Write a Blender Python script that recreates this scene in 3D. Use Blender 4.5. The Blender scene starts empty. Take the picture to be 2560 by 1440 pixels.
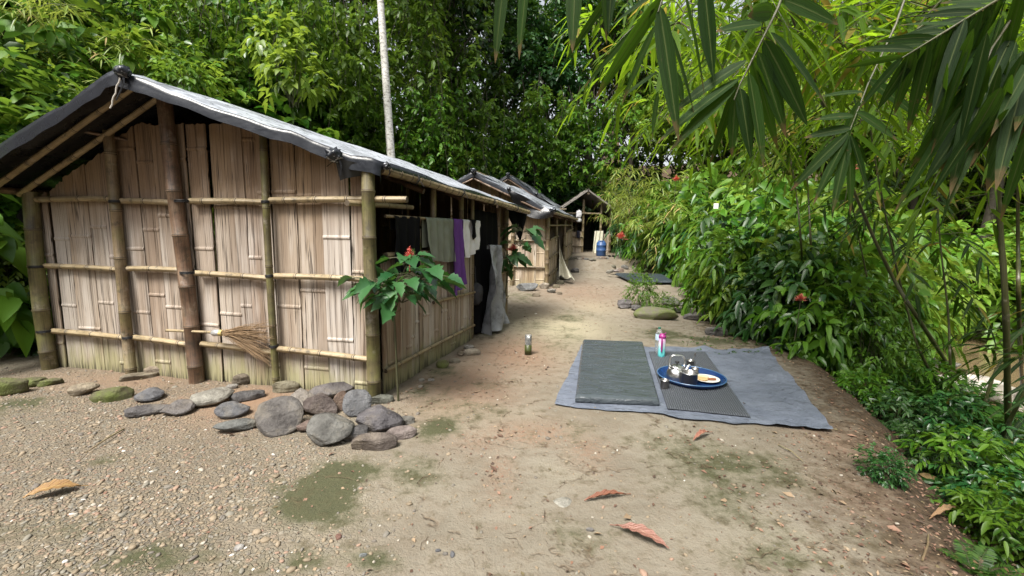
EXPOSURE = 1.32
import bpy, math, random
import numpy as np
from mathutils import Vector, Matrix, Euler
PI = math.pi
rng = np.random.default_rng(7)
random.seed(7)
scn = bpy.context.scene
COL = scn.collection

# ------------------------------------------------------------------ camera frame (metres, camera stands at the origin, 1.5 m up)
FOC = 1100.0; PITCH = math.radians(7.4); ROLL = math.radians(1.0); CH = 1.5
_F = np.array([0, math.cos(PITCH), -math.sin(PITCH)]); _U0 = np.array([0, math.sin(PITCH), math.cos(PITCH)]); _R0 = np.array([1., 0, 0])
_R = _R0*math.cos(ROLL)+_U0*math.sin(ROLL); _U = _U0*math.cos(ROLL)-_R0*math.sin(ROLL)
CAM = np.array([0, 0, CH])
def ray(x, y): return _F*FOC+_R*(x-1280)-_U*(y-720)
def G(x, y, z=0.0):
    d = ray(x, y); return CAM+d*((z-CH)/d[2])
def P(x, y, Y):
    d = ray(x, y); return CAM+d*(Y/d[1])

def V3(*a): return np.array(a, float)
def unit(v):
    v = np.asarray(v, float); return v/np.maximum(np.linalg.norm(v, axis=-1, keepdims=True), 1e-9)
def sstep(a, b, x):
    t = np.clip((np.asarray(x, float)-a)/(b-a), 0, 1); return t*t*(3-2*t)
def vnoise(x, y, seed=0):
    x = np.asarray(x, float); y = np.asarray(y, float)
    xi = np.floor(x).astype(np.int64); yi = np.floor(y).astype(np.int64); fx = x-xi; fy = y-yi
    def h(a, b):
        n = (a*374761393+b*668265263+seed*974634777) & 0x7fffffff
        n = ((n ^ (n >> 13))*1274126177) & 0x7fffffff
        return ((n ^ (n >> 16)) & 0xffff)/65535.0
    fx = fx*fx*(3-2*fx); fy = fy*fy*(3-2*fy)
    return (h(xi, yi)*(1-fx)+h(xi+1, yi)*fx)*(1-fy)+(h(xi, yi+1)*(1-fx)+h(xi+1, yi+1)*fx)*fy
def fbm(x, y, seed=0, o=4):
    s = 0; a = .5
    for k in range(o):
        s = s+a*vnoise(np.asarray(x)*2**k, np.asarray(y)*2**k, seed+k*17); a *= .5
    return s

# ------------------------------------------------------------------ mesh helpers
class MB:
    def __init__(s): s.V = []; s.F = []; s.UV = []; s.MI = []; s.n = 0
    def add(s, V, F, UV=None, mi=0):
        V = np.asarray(V, float).reshape(-1, 3)
        if isinstance(F, np.ndarray): F = [F]
        else:
            by = {}
            for f in F: by.setdefault(len(f), []).append(f)
            F = [np.array(x, dtype=np.int64) for x in by.values()]
        s.V.append(V); s.UV.append(np.zeros((len(V), 2)) if UV is None else np.asarray(UV, float).reshape(-1, 2))
        for f in F:
            if len(f) == 0: continue
            s.F.append(f+s.n); s.MI.append(np.full(len(f), mi) if np.isscalar(mi) else np.asarray(mi))
        s.n += len(V); return s
    def grid(s, Pg, UV=None, mi=0, flip=False, closeu=False):
        nv, nu = Pg.shape[:2]
        i = np.arange(nv*nu).reshape(nv, nu)
        a, b, c, d = i[:-1, :-1], i[:-1, 1:], i[1:, 1:], i[1:, :-1]
        F = np.stack([a, b, c, d] if not flip else [a, d, c, b], -1).reshape(-1, 4)
        s.add(Pg.reshape(-1, 3), F, None if UV is None else UV.reshape(-1, 2), mi); return s
    def tube(s, pts, rad, n=8, mi=0, cap=True, capmi=None, v0=0.0, mis=None):
        pts = np.asarray(pts, float); m = len(pts); rad = np.broadcast_to(np.asarray(rad, float), (m,))
        t = np.zeros_like(pts); t[1:-1] = pts[2:]-pts[:-2]; t[0] = pts[1]-pts[0]; t[-1] = pts[-1]-pts[-2]; t = unit(t)
        up = V3(0, 0, 1) if abs(t[0][2]) < .9 else V3(0, 1, 0)
        a = unit(np.cross(t[0], up)); A = []
        for k in range(m):
            a = unit(a-t[k]*a.dot(t[k])); A.append(a)
        A = np.array(A); B = np.cross(t, A)
        th = np.linspace(0, 2*PI, n+1)
        Pg = pts[:, None]+rad[:, None, None]*(A[:, None]*np.cos(th)[None, :, None]+B[:, None]*np.sin(th)[None, :, None])
        L = np.concatenate([[0], np.cumsum(np.linalg.norm(np.diff(pts, axis=0), axis=1))])+v0
        UV = np.stack(np.broadcast_arrays(th[None, :]/(2*PI), L[:, None]), -1)
        if mis is None: s.grid(Pg, UV, mi)
        else:
            i = np.arange(m*(n+1)).reshape(m, n+1)
            F = np.stack([i[:-1, :-1], i[:-1, 1:], i[1:, 1:], i[1:, :-1]], -1).reshape(-1, 4)
            s.add(Pg.reshape(-1, 3), F, UV.reshape(-1, 2), np.repeat(np.asarray(mis), n))
        if cap:
            for k, fl in ((0, True), (m-1, False)):
                ring = Pg[k, :n]; f = list(range(n)); s.add(ring, [f[::-1] if fl else f], np.tile(UV[k, 0], (n, 1)), mi if capmi is None else capmi)
        return s
    def lathe(s, prof, c=(0, 0, 0), n=24, mi=0, sx=1, sy=1):
        prof = np.asarray(prof, float); th = np.linspace(0, 2*PI, n+1)
        Pg = np.stack([prof[:, 0, None]*np.cos(th)*sx+c[0], prof[:, 0, None]*np.sin(th)*sy+c[1], np.broadcast_to(prof[:, 1, None]+c[2], (len(prof), n+1))], -1)
        UV = np.stack(np.broadcast_arrays(th/(2*PI), prof[:, 1, None]), -1)
        s.grid(Pg, UV, mi); return s
    def box(s, c, d, rot=None, mi=0):
        c = np.asarray(c, float); d = np.asarray(d, float)/2
        v = np.array([[x, y, z] for x in (-1, 1) for y in (-1, 1) for z in (-1, 1)], float)*d
        if rot is not None: v = v@np.array(rot).T
        s.add(v+c, [(0, 1, 3, 2), (4, 6, 7, 5), (0, 4, 5, 1), (2, 3, 7, 6), (0, 2, 6, 4), (1, 5, 7, 3)], None, mi); return s
    def build(s, name, mats, parent=None, smooth=True, org=None):
        me = bpy.data.meshes.new(name)
        V = np.concatenate(s.V)
        if org is None: org = np.zeros(3)
        if parent is not None:
            pw = np.array(parent['_w'] if '_w' in parent.keys() else (0, 0, 0)); V = V-pw; org = np.zeros(3)
        else: V = V-np.asarray(org)
        lt = np.concatenate([np.full(len(f), f.shape[1]) for f in s.F]); li = np.concatenate([f.ravel() for f in s.F])
        me.vertices.add(len(V)); me.vertices.foreach_set('co', V.ravel())
        me.loops.add(len(li)); me.loops.foreach_set('vertex_index', li.astype(np.int32))
        me.polygons.add(len(lt)); me.polygons.foreach_set('loop_start', np.concatenate([[0], np.cumsum(lt)[:-1]]).astype(np.int32))
        me.polygons.foreach_set('loop_total', lt.astype(np.int32))
        me.polygons.foreach_set('material_index', np.concatenate(s.MI).astype(np.int32))
        me.polygons.foreach_set('use_smooth', np.full(len(lt), bool(smooth)))
        uvl = me.uv_layers.new(name='UVMap'); uvl.data.foreach_set('uv', np.concatenate(s.UV)[li].ravel().astype(np.float32))
        me.update(calc_edges=True)
        for m in (mats if isinstance(mats, (list, tuple)) else [mats]): me.materials.append(m)
        o = bpy.data.objects.new(name, me); COL.objects.link(o)
        if parent is not None: o.parent = parent; o['_w'] = [float(q) for q in pw]
        else: o.location = tuple(float(q) for q in org); o['_w'] = [float(q) for q in org]
        return o

def tag(o, label=None, cat=None, group=None, kind=None):
    if label: o['label'] = label
    if cat: o['category'] = cat
    if group: o['group'] = group
    if kind: o['kind'] = kind
    return o
def empty(name, loc, label=None, cat=None, group=None, world=True):
    o = bpy.data.objects.new(name, None); COL.objects.link(o); o.empty_display_size = .1
    o.location = tuple(float(q) for q in loc)
    if world: o['_w'] = [float(q) for q in loc]      # parts below are modelled in world metres
    return tag(o, label, cat, group)
def copy_tree(o, parent=None):
    c = o.copy(); COL.objects.link(c)
    if parent is not None: c.parent = parent
    for ch in list(o.children): copy_tree(ch, c)
    return c

# ------------------------------------------------------------------ materials
def newmat(name):
    m = bpy.data.materials.new(name); m.use_nodes = True; nt = m.node_tree
    for n in list(nt.nodes): nt.nodes.remove(n)
    return m, nt
class NT:
    def __init__(s, nt): s.nt = nt
    def n(s, t, ins=None, **kw):
        nd = s.nt.nodes.new(t)
        for k, v in kw.items(): setattr(nd, k, v)
        if ins:
            for k, v in ins.items():
                sock = nd.inputs[k]
                if hasattr(v, 'is_output') or isinstance(v, bpy.types.NodeSocket): s.nt.links.new(v, sock)
                else: sock.default_value = v
        return nd
    def math(s, op, a, b=0.5, c=None, clamp=False):
        nd = s.n('ShaderNodeMath', {0: a, 1: b}, operation=op, use_clamp=clamp)
        if c is not None:
            if isinstance(c, bpy.types.NodeSocket): s.nt.links.new(c, nd.inputs[2])
            else: nd.inputs[2].default_value = c
        return nd.outputs[0]
    def mix(s, f, a, b, blend='MIX'):
        nd = s.n('ShaderNodeMix', data_type='RGBA', blend_type=blend)
        for idx, v in ((0, f), (6, a), (7, b)):
            if isinstance(v, bpy.types.NodeSocket): s.nt.links.new(v, nd.inputs[idx])
            else: nd.inputs[idx].default_value = v if idx == 0 else tuple(v)+((1,) if len(v) == 3 else ())
        return nd.outputs[2]
    def ramp(s, f, stops, interp='LINEAR'):
        nd = s.n('ShaderNodeValToRGB', {0: f}); cr = nd.color_ramp; cr.interpolation = interp
        while len(cr.elements) < len(stops): cr.elements.new(.5)
        for e, (p, c) in zip(cr.elements, stops):
            e.position = p; e.color = (tuple(c)+(1,)) if not np.isscalar(c) else (c, c, c, 1)
        return nd.outputs[0]
    def noise(s, vec, scale, detail=4, rough=.55, dist=0.0, out=0):
        ins = {'Scale': scale, 'Detail': detail, 'Roughness': rough, 'Distortion': dist}
        if vec is not None: ins['Vector'] = vec
        return s.n('ShaderNodeTexNoise', ins).outputs[out]
    def scale(s, vec, sc): return s.n('ShaderNodeMapping', {'Vector': vec, 'Scale': sc}).outputs[0]
    def bump(s, h, strength=.3, dist=.02, nrm=None):
        ins = {'Height': h, 'Strength': strength, 'Distance': dist}
        if nrm is not None: ins['Normal'] = nrm
        return s.n('ShaderNodeBump', ins).outputs[0]
    def out(s, sh): s.n('ShaderNodeOutputMaterial', {0: sh})
def pbsdf(N, col, rough=.6, nrm=None, spec=.5, **kw):
    ins = {'Base Color': col if isinstance(col, bpy.types.NodeSocket) else tuple(col)+(1,), 'Roughness': rough, 'Specular IOR Level': spec}
    if nrm is not None: ins['Normal'] = nrm
    for k, v in kw.items(): ins[k] = v
    return N.n('ShaderNodeBsdfPrincipled', ins).outputs[0]

def simple(name, col, rough=.5, nscale=20., nvar=.3, bump=.0, spec=.5, metal=0.0, **kw):
    m, nt = newmat(name); N = NT(nt)
    tc = N.n('ShaderNodeTexCoord').outputs['Object']
    nz = N.noise(tc, nscale, 5)
    c = N.mix(nz, tuple(q*(1-nvar) for q in col), tuple(min(1, q*(1+nvar)) for q in col))
    nr = N.bump(nz, bump, .01) if bump else None
    N.out(pbsdf(N, c, rough, nr, spec, Metallic=metal, **kw)); return m

def leafmat(name, c1, c2, trans=.28, tcol=None, rough=.42, spec=.5, dead=None):
    m, nt = newmat(name); N = NT(nt)
    isl = N.n('ShaderNodeNewGeometry').outputs['Random Per Island']
    orr = N.n('ShaderNodeObjectInfo').outputs['Random']
    col = N.mix(isl, c1, c2)
    if dead: col = N.mix(N.math('GREATER_THAN', isl, dead[0]), col, dead[1])
    col = N.n('ShaderNodeHueSaturation', {'Hue': N.math('MULTIPLY_ADD', orr, .03, .485), 'Saturation': 1.12, 'Value': N.math('MULTIPLY_ADD', orr, .6, .95), 'Color': col}).outputs[0]
    tcv = tcol or (min(1, c2[0]*2.2+.02), min(1, c2[1]*2.0+.03), c2[2]*.8)
    tc = N.mix(isl, tuple(q*.7 for q in tcv), tcv)
    b = pbsdf(N, col, N.math('MULTIPLY_ADD', isl, .3, rough-.08), None, spec*.75)
    t = N.n('ShaderNodeBsdfTranslucent', {'Color': tc}).outputs[0]
    N.out(N.n('ShaderNodeMixShader', {0: trans, 1: b, 2: t}).outputs[0]); return m

def bamboomat(name, cols, dark=(.05, .04, .025), rough=.5, mossy=0.0):
    m, nt = newmat(name); N = NT(nt)
    uv = N.n('ShaderNodeTexCoord'); u = uv.outputs['UV']; ob = uv.outputs['Object']
    st = N.noise(N.scale(u, (14, .9, 1)), 3., 5, .6)
    bl = N.noise(ob, 3.3, 5, .65)
    c = N.ramp(bl, [(.3, cols[0]), (.5, cols[1]), (.7, cols[2])])
    c = N.mix(N.ramp(st, [(.32, .75), (.55, 0)]), c, tuple(q*.45 for q in cols[0]))
    sp = N.noise(ob, 15., 6, .75)
    c = N.mix(N.ramp(sp, [(.52, 0), (.66, .8)]), c, dark)
    c = N.mix(N.ramp(N.noise(ob, 7., 6, .7), [(.58, 0), (.70, .5)]), c, (.36, .32, .27))
    if mossy:
        c = N.mix(N.ramp(N.noise(ob, 5., 4, .6), [(.45, 0), (.65, mossy)]), c, (.16, .17, .045))
    N.out(pbsdf(N, c, rough, N.bump(st, .25, .01))); return m

M = {}
M['pole_old'] = bamboomat('weathered bamboo pole', [(.11, .075, .042), (.215, .155, .09), (.29, .235, .155)], mossy=.3)
M['pole_green'] = bamboomat('olive bamboo pole', [(.06, .05, .024), (.125, .105, .047), (.20, .17, .09)], mossy=.45)
M['pole_brown'] = bamboomat('brown bamboo pole', [(.05, .034, .024), (.155, .09, .055), (.24, .175, .12)])
M['rail'] = bamboomat('pale bamboo rail', [(.21, .15, .08), (.33, .255, .145), (.40, .32, .20)])
M['node'] = simple('bamboo node ring', (.075, .055, .035), .7, 40, .5)
M['cane_green'] = bamboomat('living bamboo cane', [(.03, .035, .012), (.055, .06, .02), (.09, .085, .03)], rough=.4)

def boardmat(name, cols, algae=.8):
    m, nt = newmat(name); N = NT(nt)
    tcn = N.n('ShaderNodeTexCoord'); u = tcn.outputs['UV']
    g = N.n('ShaderNodeNewGeometry'); isl = g.outputs['Random Per Island']
    z = N.n('ShaderNodeSeparateXYZ', {0: g.outputs['Position']}).outputs[2]
    c = N.ramp(isl, [(0, cols[0]), (.25, cols[1]), (.5, cols[2]), (.72, cols[3]), (.9, cols[4]), (1, cols[0])])
    fine = N.noise(N.scale(u, (48, 1.0, 1)), 1.0, 5, .55)
    mid = N.noise(N.scale(u, (16, .55, 1)), 1.0, 5, .6)
    blot = N.noise(N.scale(u, (6, 3.2, 1)), 1.0, 5, .6)
    # rain-bleached below about chest height, tan above it
    up = N.math('SMOOTH_MIN', N.math('MAXIMUM', N.math('MULTIPLY_ADD', z, 2.2, -3.1), 0.0), 1.0, .2)
    bl_ = N.ramp(N.noise(N.scale(u, (5, .8, 1)), 1.0, 4, .6), [(.44, 0), (.66, .6)])
    c = N.mix(N.math('MULTIPLY', bl_, N.math('SUBTRACT', 1.0, up)), c, (.55, .51, .47))
    c = N.mix(N.math('MULTIPLY', up, .8), c, N.mix(isl, (.29, .19, .10), (.20, .12, .06)))
    c = N.mix(N.ramp(fine, [(.26, .45), (.44, 0)]), c, (.15, .11, .075))
    c = N.mix(N.ramp(blot, [(.50, 0), (.75, .6)]), c, N.mix(mid, (.24, .15, .09), (.58, .53, .47)))
    crack = N.noise(N.scale(u, (40, .42, 1)), 1.0, 3, .5, .35)
    ck = N.ramp(N.math('ABSOLUTE', N.math('SUBTRACT', crack, .5)), [(.004, 1), (.020, 0)])
    c = N.mix(N.math('MULTIPLY', ck, .92), c, (.018, .012, .008))
    e1 = N.n('ShaderNodeSeparateXYZ', {0: u}).outputs[0]
    big = N.noise(N.scale(u, (7, .25, 1)), 1.0, 3, .5)
    c = N.mix(N.ramp(big, [(.40, .5), (.52, 0)]), c, (.17, .115, .075))
    if algae:
        an = N.noise(N.scale(u, (9, 1.6, 1)), 1.0, 5, .65)
        low = N.math('MULTIPLY_ADD', z, -1.9, 1.02)
        am = N.ramp(N.math('ADD', low, N.math('MULTIPLY_ADD', an, 1.5, -.9)), [(.25, 0), (.75, algae)])
        c = N.mix(am, c, N.mix(mid, (.17, .15, .06), (.40, .39, .22)))
        dm = N.ramp(N.math('ADD', N.math('MULTIPLY_ADD', z, -4.5, .85), N.math('MULTIPLY_ADD', fine, 2.6, -1.5)), [(.3, 0), (.8, .85)])
        c = N.mix(dm, c, (.05, .042, .03))
    h = N.math('SUBTRACT', N.math('MULTIPLY_ADD', fine, .6, N.math('MULTIPLY', mid, .5)), N.math('MULTIPLY', ck, .8))
    N.out(pbsdf(N, c, .62, N.bump(h, .55, .012), .35)); return m
M['board'] = boardmat('split bamboo boards', [(.41, .35, .295), (.31, .235, .165), (.49, .445, .40), (.20, .12, .08), (.36, .29, .23)])
M['board_far'] = boardmat('tan split bamboo boards', [(.44, .35, .23), (.40, .29, .17), (.50, .41, .30), (.36, .25, .15), (.46, .36, .26)], .5)

def tarpmat(name, col, rough=.3, patch=None, sky_glare=None):
    m, nt = newmat(name); N = NT(nt)
    ob = N.n('ShaderNodeTexCoord').outputs['Object']
    a = N.noise(ob, 2.2, 6, .65); b = N.noise(ob, 14., 5, .6)
    c = N.mix(a, tuple(q*.7 for q in col), tuple(q*1.3 for q in col))
    if patch: c = N.mix(N.ramp(N.noise(ob, 3.1, 6, .7), [(.45, 0), (.62, .9)]), c, patch)
    w = N.noise(N.scale(ob, (3, 6, 3)), 1.0, 3, .5, 1.2)
    if sky_glare:  # sky reflection painted as a pale colour on upward-facing outer faces
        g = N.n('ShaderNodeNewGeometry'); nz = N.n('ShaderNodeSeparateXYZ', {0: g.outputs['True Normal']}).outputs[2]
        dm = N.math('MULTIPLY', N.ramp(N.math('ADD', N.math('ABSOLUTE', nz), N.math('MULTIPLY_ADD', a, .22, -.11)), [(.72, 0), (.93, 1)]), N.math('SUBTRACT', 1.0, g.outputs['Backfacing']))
        c = N.mix(dm, c, N.mix(N.ramp(N.math('ADD', b, N.math('MULTIPLY', a, .9)), [(.6, 0), (1.25, 1)]), tuple(q*.35 for q in sky_glare), sky_glare))
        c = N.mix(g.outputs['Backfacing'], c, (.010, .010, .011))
    N.out(pbsdf(N, c, N.math('MULTIPLY_ADD', b, .25, rough-.1), N.bump(N.math('ADD', w, N.math('MULTIPLY', b, .2)), .13, .06), .4)); return m
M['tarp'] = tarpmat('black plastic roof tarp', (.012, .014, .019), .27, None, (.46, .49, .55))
M['tarp_in'] = tarpmat('dark tarp underside', (.02, .02, .02), .5)
M['tarp_curtain'] = tarpmat('worn grey tarp curtain', (.24, .25, .265), .42, (.05, .052, .058))
M['black_cloth'] = simple('black cloth', (.008, .008, .009), .9, spec=.08)
M['sheet_white'] = simple('translucent white plastic sheet', (.55, .53, .42), .45, 8, .25)
M['tie'] = simple('black rubber tie', (.012, .012, .013), .55)
M['string'] = simple('pale string', (.38, .35, .31), .8)

def stonemat():
    m, nt = newmat('river stone'); N = NT(nt)
    tcn = N.n('ShaderNodeTexCoord'); ob = tcn.outputs['Object']; oi = N.n('ShaderNodeObjectInfo')
    base = oi.outputs['Color']; off = N.n('ShaderNodeVectorMath', {0: ob, 1: N.n('ShaderNodeCombineXYZ', {0: N.math('MULTIPLY', oi.outputs['Random'], 50.)}).outputs[0]}, operation='ADD').outputs[0]
    a = N.noise(off, 9., 7, .68); b = N.noise(off, 60., 5, .6)
    lay = N.noise(N.scale(off, (5, 5, 40)), 1., 5, .6)
    c = N.mix(N.ramp(a, [(.3, .0), (.7, 1.)]), N.mix(1.0, base, (.34, .32, .32), 'MULTIPLY'), N.mix(.16, base, (.42, .40, .38)))
    c = N.mix(N.ramp(b, [(.55, 0), (.75, .45)]), c, (.09, .08, .075))
    c = N.mix(N.ramp(N.noise(off, 4.2, 6, .7), [(.52, 0), (.7, .6)]), c, N.mix(.5, base, (.35, .30, .22)))
    g = N.n('ShaderNodeNewGeometry')
    h = N.math('ADD', N.math('MULTIPLY', a, .9), N.math('ADD', N.math('MULTIPLY', b, .15), N.math('MULTIPLY', lay, .35)))
    N.out(pbsdf(N, c, .62, N.bump(h, 1.0, .045), .35)); return m
M['stone'] = stonemat()
def mossstone():
    m, nt = newmat('mossy stone'); N = NT(nt)
    ob = N.n('ShaderNodeTexCoord').outputs['Object']; oi = N.n('ShaderNodeObjectInfo')
    a = N.noise(ob, 9., 7, .68); b = N.noise(ob, 70., 4, .7)
    c = N.mix(a, N.mix(1.0, oi.outputs['Color'], (.55, .52, .5), 'MULTIPLY'), oi.outputs['Color'])
    c = N.mix(N.ramp(N.noise(ob, 6., 6, .7), [(.42, 0), (.6, .85)]), c, N.mix(b, (.05, .07, .012), (.16, .19, .05)))
    N.out(pbsdf(N, c, .8, N.bump(N.math('ADD', a, N.math('MULTIPLY', b, .4)), .7, .02), .3)); return m
M['stone_moss'] = mossstone()

def nearleaf(name, c1, c2, tcol, trans=.5):
    m, nt = newmat(name); N = NT(nt); isl = N.n('ShaderNodeNewGeometry').outputs['Random Per Island']; uv = N.n('ShaderNodeTexCoord').outputs['UV']; ob = N.n('ShaderNodeTexCoord').outputs['Object']
    xy_ = N.n('ShaderNodeSeparateXYZ', {0: uv}); d = N.math('ABSOLUTE', N.math('SUBTRACT', xy_.outputs[0], .5))
    vein = N.noise(N.n('ShaderNodeCombineXYZ', {0: N.math('MULTIPLY', xy_.outputs[0], 26.), 1: N.math('MULTIPLY', xy_.outputs[1], .6), 2: N.math('MULTIPLY', isl, 90.)}).outputs[0], 1., 3, .5)
    c = N.mix(isl, c1, c2); t = N.mix(isl, tuple(q*.55 for q in tcol), tcol)
    k = N.ramp(vein, [(.35, .62), (.6, 1.1)]); c = N.mix(1.0, c, k, 'MULTIPLY'); t = N.mix(1.0, t, k, 'MULTIPLY')
    rib = N.ramp(d, [(.02, 1), (.05, 0)]); c = N.mix(N.math('MULTIPLY', rib, .6), c, (.12, .15, .05)); t = N.mix(N.math('MULTIPLY', rib, .7), t, tuple(q*.3 for q in tcol))
    blot = N.noise(ob, 22., 5, .7); tip = N.math('MULTIPLY', N.ramp(N.math('ADD', xy_.outputs[1], N.math('MULTIPLY_ADD', blot, .5, -.25)), [(.82, 0), (.95, 1)]), N.math('GREATER_THAN', isl, .35))
    sp = N.math('MULTIPLY', N.ramp(blot, [(.66, 0), (.70, 1)]), N.math('GREATER_THAN', isl, .5)); yl = N.math('GREATER_THAN', isl, .95)
    br = N.math('MAXIMUM', N.math('MULTIPLY', tip, .85), N.math('MULTIPLY', sp, .6)); c = N.mix(br, c, (.13, .085, .04)); t = N.mix(br, t, (.16, .09, .03)); c = N.mix(yl, c, (.20, .17, .04)); t = N.mix(yl, t, (.4, .3, .05))
    b = pbsdf(N, c, .58, N.bump(vein, .25, .004), .15); tr_ = N.n('ShaderNodeBsdfTranslucent', {'Color': t}).outputs[0]
    N.out(N.n('ShaderNodeMixShader', {0: trans, 1: b, 2: tr_}).outputs[0]); return m
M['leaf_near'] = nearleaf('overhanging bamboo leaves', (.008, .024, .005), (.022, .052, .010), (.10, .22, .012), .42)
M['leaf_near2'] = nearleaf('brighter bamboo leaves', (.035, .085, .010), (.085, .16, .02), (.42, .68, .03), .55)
# ------------------------------------------------------------------ terrain
FOOT = np.array([(-5.5, -8), (-5.75, 4.5), (-5.2, 8.6), (-3.6, 13), (-3.1, 17), (-2.2, 20.5), (1, 22.5), (6, 25), (9, 40)], float)
EDGE = np.array([(1.5, -6), (1.75, 0), (1.95, 1.8), (2.45, 2.9), (2.95, 3.7), (3.55, 5.3), (3.35, 7.0), (4.2, 8.6), (5.3, 10.5), (6.0, 13.), (6.2, 18), (8, 30)], float)
def sdist(x, y, L):
    """signed distance to a polyline, positive on its left side"""
    x = np.asarray(x, float); y = np.asarray(y, float); best = np.full(x.shape, 1e9); sg = np.ones(x.shape)
    for (x0, y0), (x1, y1) in zip(L[:-1], L[1:]):
        dx, dy = x1-x0, y1-y0; t = np.clip(((x-x0)*dx+(y-y0)*dy)/(dx*dx+dy*dy), 0, 1)
        px, py = x-(x0+t*dx), y-(y0+t*dy); d = np.hypot(px, py); cr = dx*(y-y0)-dy*(x-x0)
        d = d-1e-5*np.abs(cr)/math.hypot(dx, dy); m = d < best; best = np.where(m, d, best); sg = np.where(m, np.where(cr > 0, 1, -1), sg)
    return best*sg
def zt(x, y, fine=True):
    x = np.asarray(x, float); y = np.asarray(y, float)
    s = sdist(x, y, FOOT); t = -sdist(x, y, EDGE)
    z = .14*sstep(8, 11, y)+.12*sstep(11, 14, y)+.34*sstep(14.1, 14.5, y+.15*np.sin(x*3))*sstep(6.6, 5.4, x)+.12*sstep(14.5, 18, y)
    hs = np.maximum(s, 0); z = z+np.where(hs < 12, .95*hs-.25*(1-np.exp(-hs*2)), 11.15)*(1-.35*sstep(17, 24, y))
    wob = 1+.25*(vnoise(x*.7, y*.7, 5)-.5)
    z = z-(.22*sstep(.05, .6, t*wob)+.78*sstep(.3, 5.2, t*wob))*(1.3+.14*sstep(8, 11, y)+.12*sstep(11, 14, y)+.3*sstep(14, 15, y))
    z = z+np.clip((t-8.)*.75, 0, 11)
    amp = .03+.22*sstep(.3, 3, s)+.16*sstep(.4, 1.6, t)
    z = z+amp*(fbm(x*.9, y*.9, 3, 3)-.45)*(sstep(-.3, .3, np.abs(x)+5))
    if fine: z = z+.022*(fbm(x*4.3, y*4.3, 11, 3)-.45)+.03*sstep(0, .8, t)*(fbm(x*6, y*6, 19, 3)-.45)
    return z
def zt1(x, y): return float(zt(np.array([x]), np.array([y]))[0])
def GT(px, py):
    """where the sight line through a photo point meets the terrain"""
    z = 0.0
    for _ in range(25):
        g = G(px, py, z); z = .5*z+.5*zt1(g[0], g[1])
    g = G(px, py, z); return V3(g[0], g[1], zt1(g[0], g[1]))

def axis(spans):
    a = []
    for lo, hi, st in spans: a.append(np.arange(lo, hi, st))
    return np.concatenate(a+[[spans[-1][1]]])
gx = axis([(-75, -30, 5), (-30, -10, 1.), (-10, -5, .25), (-5, 4.6, .045), (4.6, 9, .16), (9, 22, .7), (22, 75, 5)])
gy = axis([(-30, -4, 2.), (-4, .6, .2), (.6, 7.2, .045), (7.2, 12, .09), (12, 20, .16), (20, 34, .8), (34, 90, 5)])
GX, GY = np.meshgrid(gx, gy); GZ = zt(GX, GY)
def blobs(lst):
    m = np.zeros(GX.shape)
    for px, py, rx, ry, s in lst:
        g = G(px, py); kx = rx/FOC*g[1]; ky = max(G(px, py-ry)[1]-g[1], .05)
        m = np.maximum(m, s*np.exp(-(((GX-g[0])/kx)**2+((GY-g[1])/ky)**2)))
    return m
moss = blobs([(820, 1235, 150, 55, 1.6), (880, 1170, 80, 30, 1.2), (1095, 1070, 45, 26, 1.2), (930, 1140, 60, 20, 1.2), (400, 1375, 190, 45, 1.5), (720, 1400, 140, 34, 1.1), (150, 1330, 130, 34, 1.1), (930, 1400, 90, 24, .8), (60, 1010, 70, 22, .8),
              (1180, 1000, 120, 40, .42), (1010, 1180, 120, 50, .40), (1400, 1080, 110, 40, .30), (1390, 830, 110, 30, .35), (1420, 790, 60, 14, .5), (1310, 750, 40, 8, .6), (1360, 860, 60, 12, .5),
              (1760, 850, 160, 14, .75), (1660, 830, 60, 10, .7), (1850, 1180, 260, 60, .5), (1900, 1250, 200, 60, .5), (2080, 1330, 180, 60, .55), (1950, 1400, 220, 40, .45), (1450, 1350, 250, 60, .3), (1700, 1120, 200, 40, .3), (250, 1150, 60, 14, .5), (360, 1095, 30, 10, .8), (1110, 930, 40, 18, .7), (1060, 970, 40, 20, .6)])
moss = moss*np.clip(3.4*(fbm(GX*3.1+GY, GY*3.1, 55, 5)-.25), .1, 1.35)
clay = blobs([(330, 950, 240, 30, .85), (620, 1000, 190, 50, 1.15), (180, 940, 120, 25, .6), (640, 1040, 90, 40, .7), (1180, 950, 120, 60, .5), (1290, 880, 110, 40, .55), (1500, 645, 120, 14, 1.), (1100, 1010, 100, 40, .45), (1300, 1060, 160, 30, .25)])
litter = blobs([(1290, 880, 110, 40, 1.), (1180, 960, 120, 50, .9), (1330, 1085, 120, 25, .9), (1470, 1130, 60, 40, .7), (1250, 1180, 40, 60, .6), (1200, 1100, 90, 30, .6), (1450, 740, 120, 22, .8), (1750, 880, 180, 12, .8), (2130, 1110, 120, 50, .9), (2200, 1250, 160, 90, .8), (1330, 780, 90, 20, .5), (2350, 1400, 120, 90, .8)])
sandy = blobs([(1400, 815, 130, 32, 1.), (1480, 770, 60, 16, .5)])
SD = sdist(GX, GY, FOOT); TD = -sdist(GX, GY, EDGE)
forest = np.maximum(sstep(-.5, .6, SD), sstep(-.8, .6, TD))
gravel = sstep(.2, -1.4, GX+.22*GY)*sstep(-.4, -1.2, SD)*(1-.75*clay)
mbg = MB(); mbg.grid(np.stack([GX, GY, GZ], -1), np.stack([GX, GY], -1))

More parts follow.
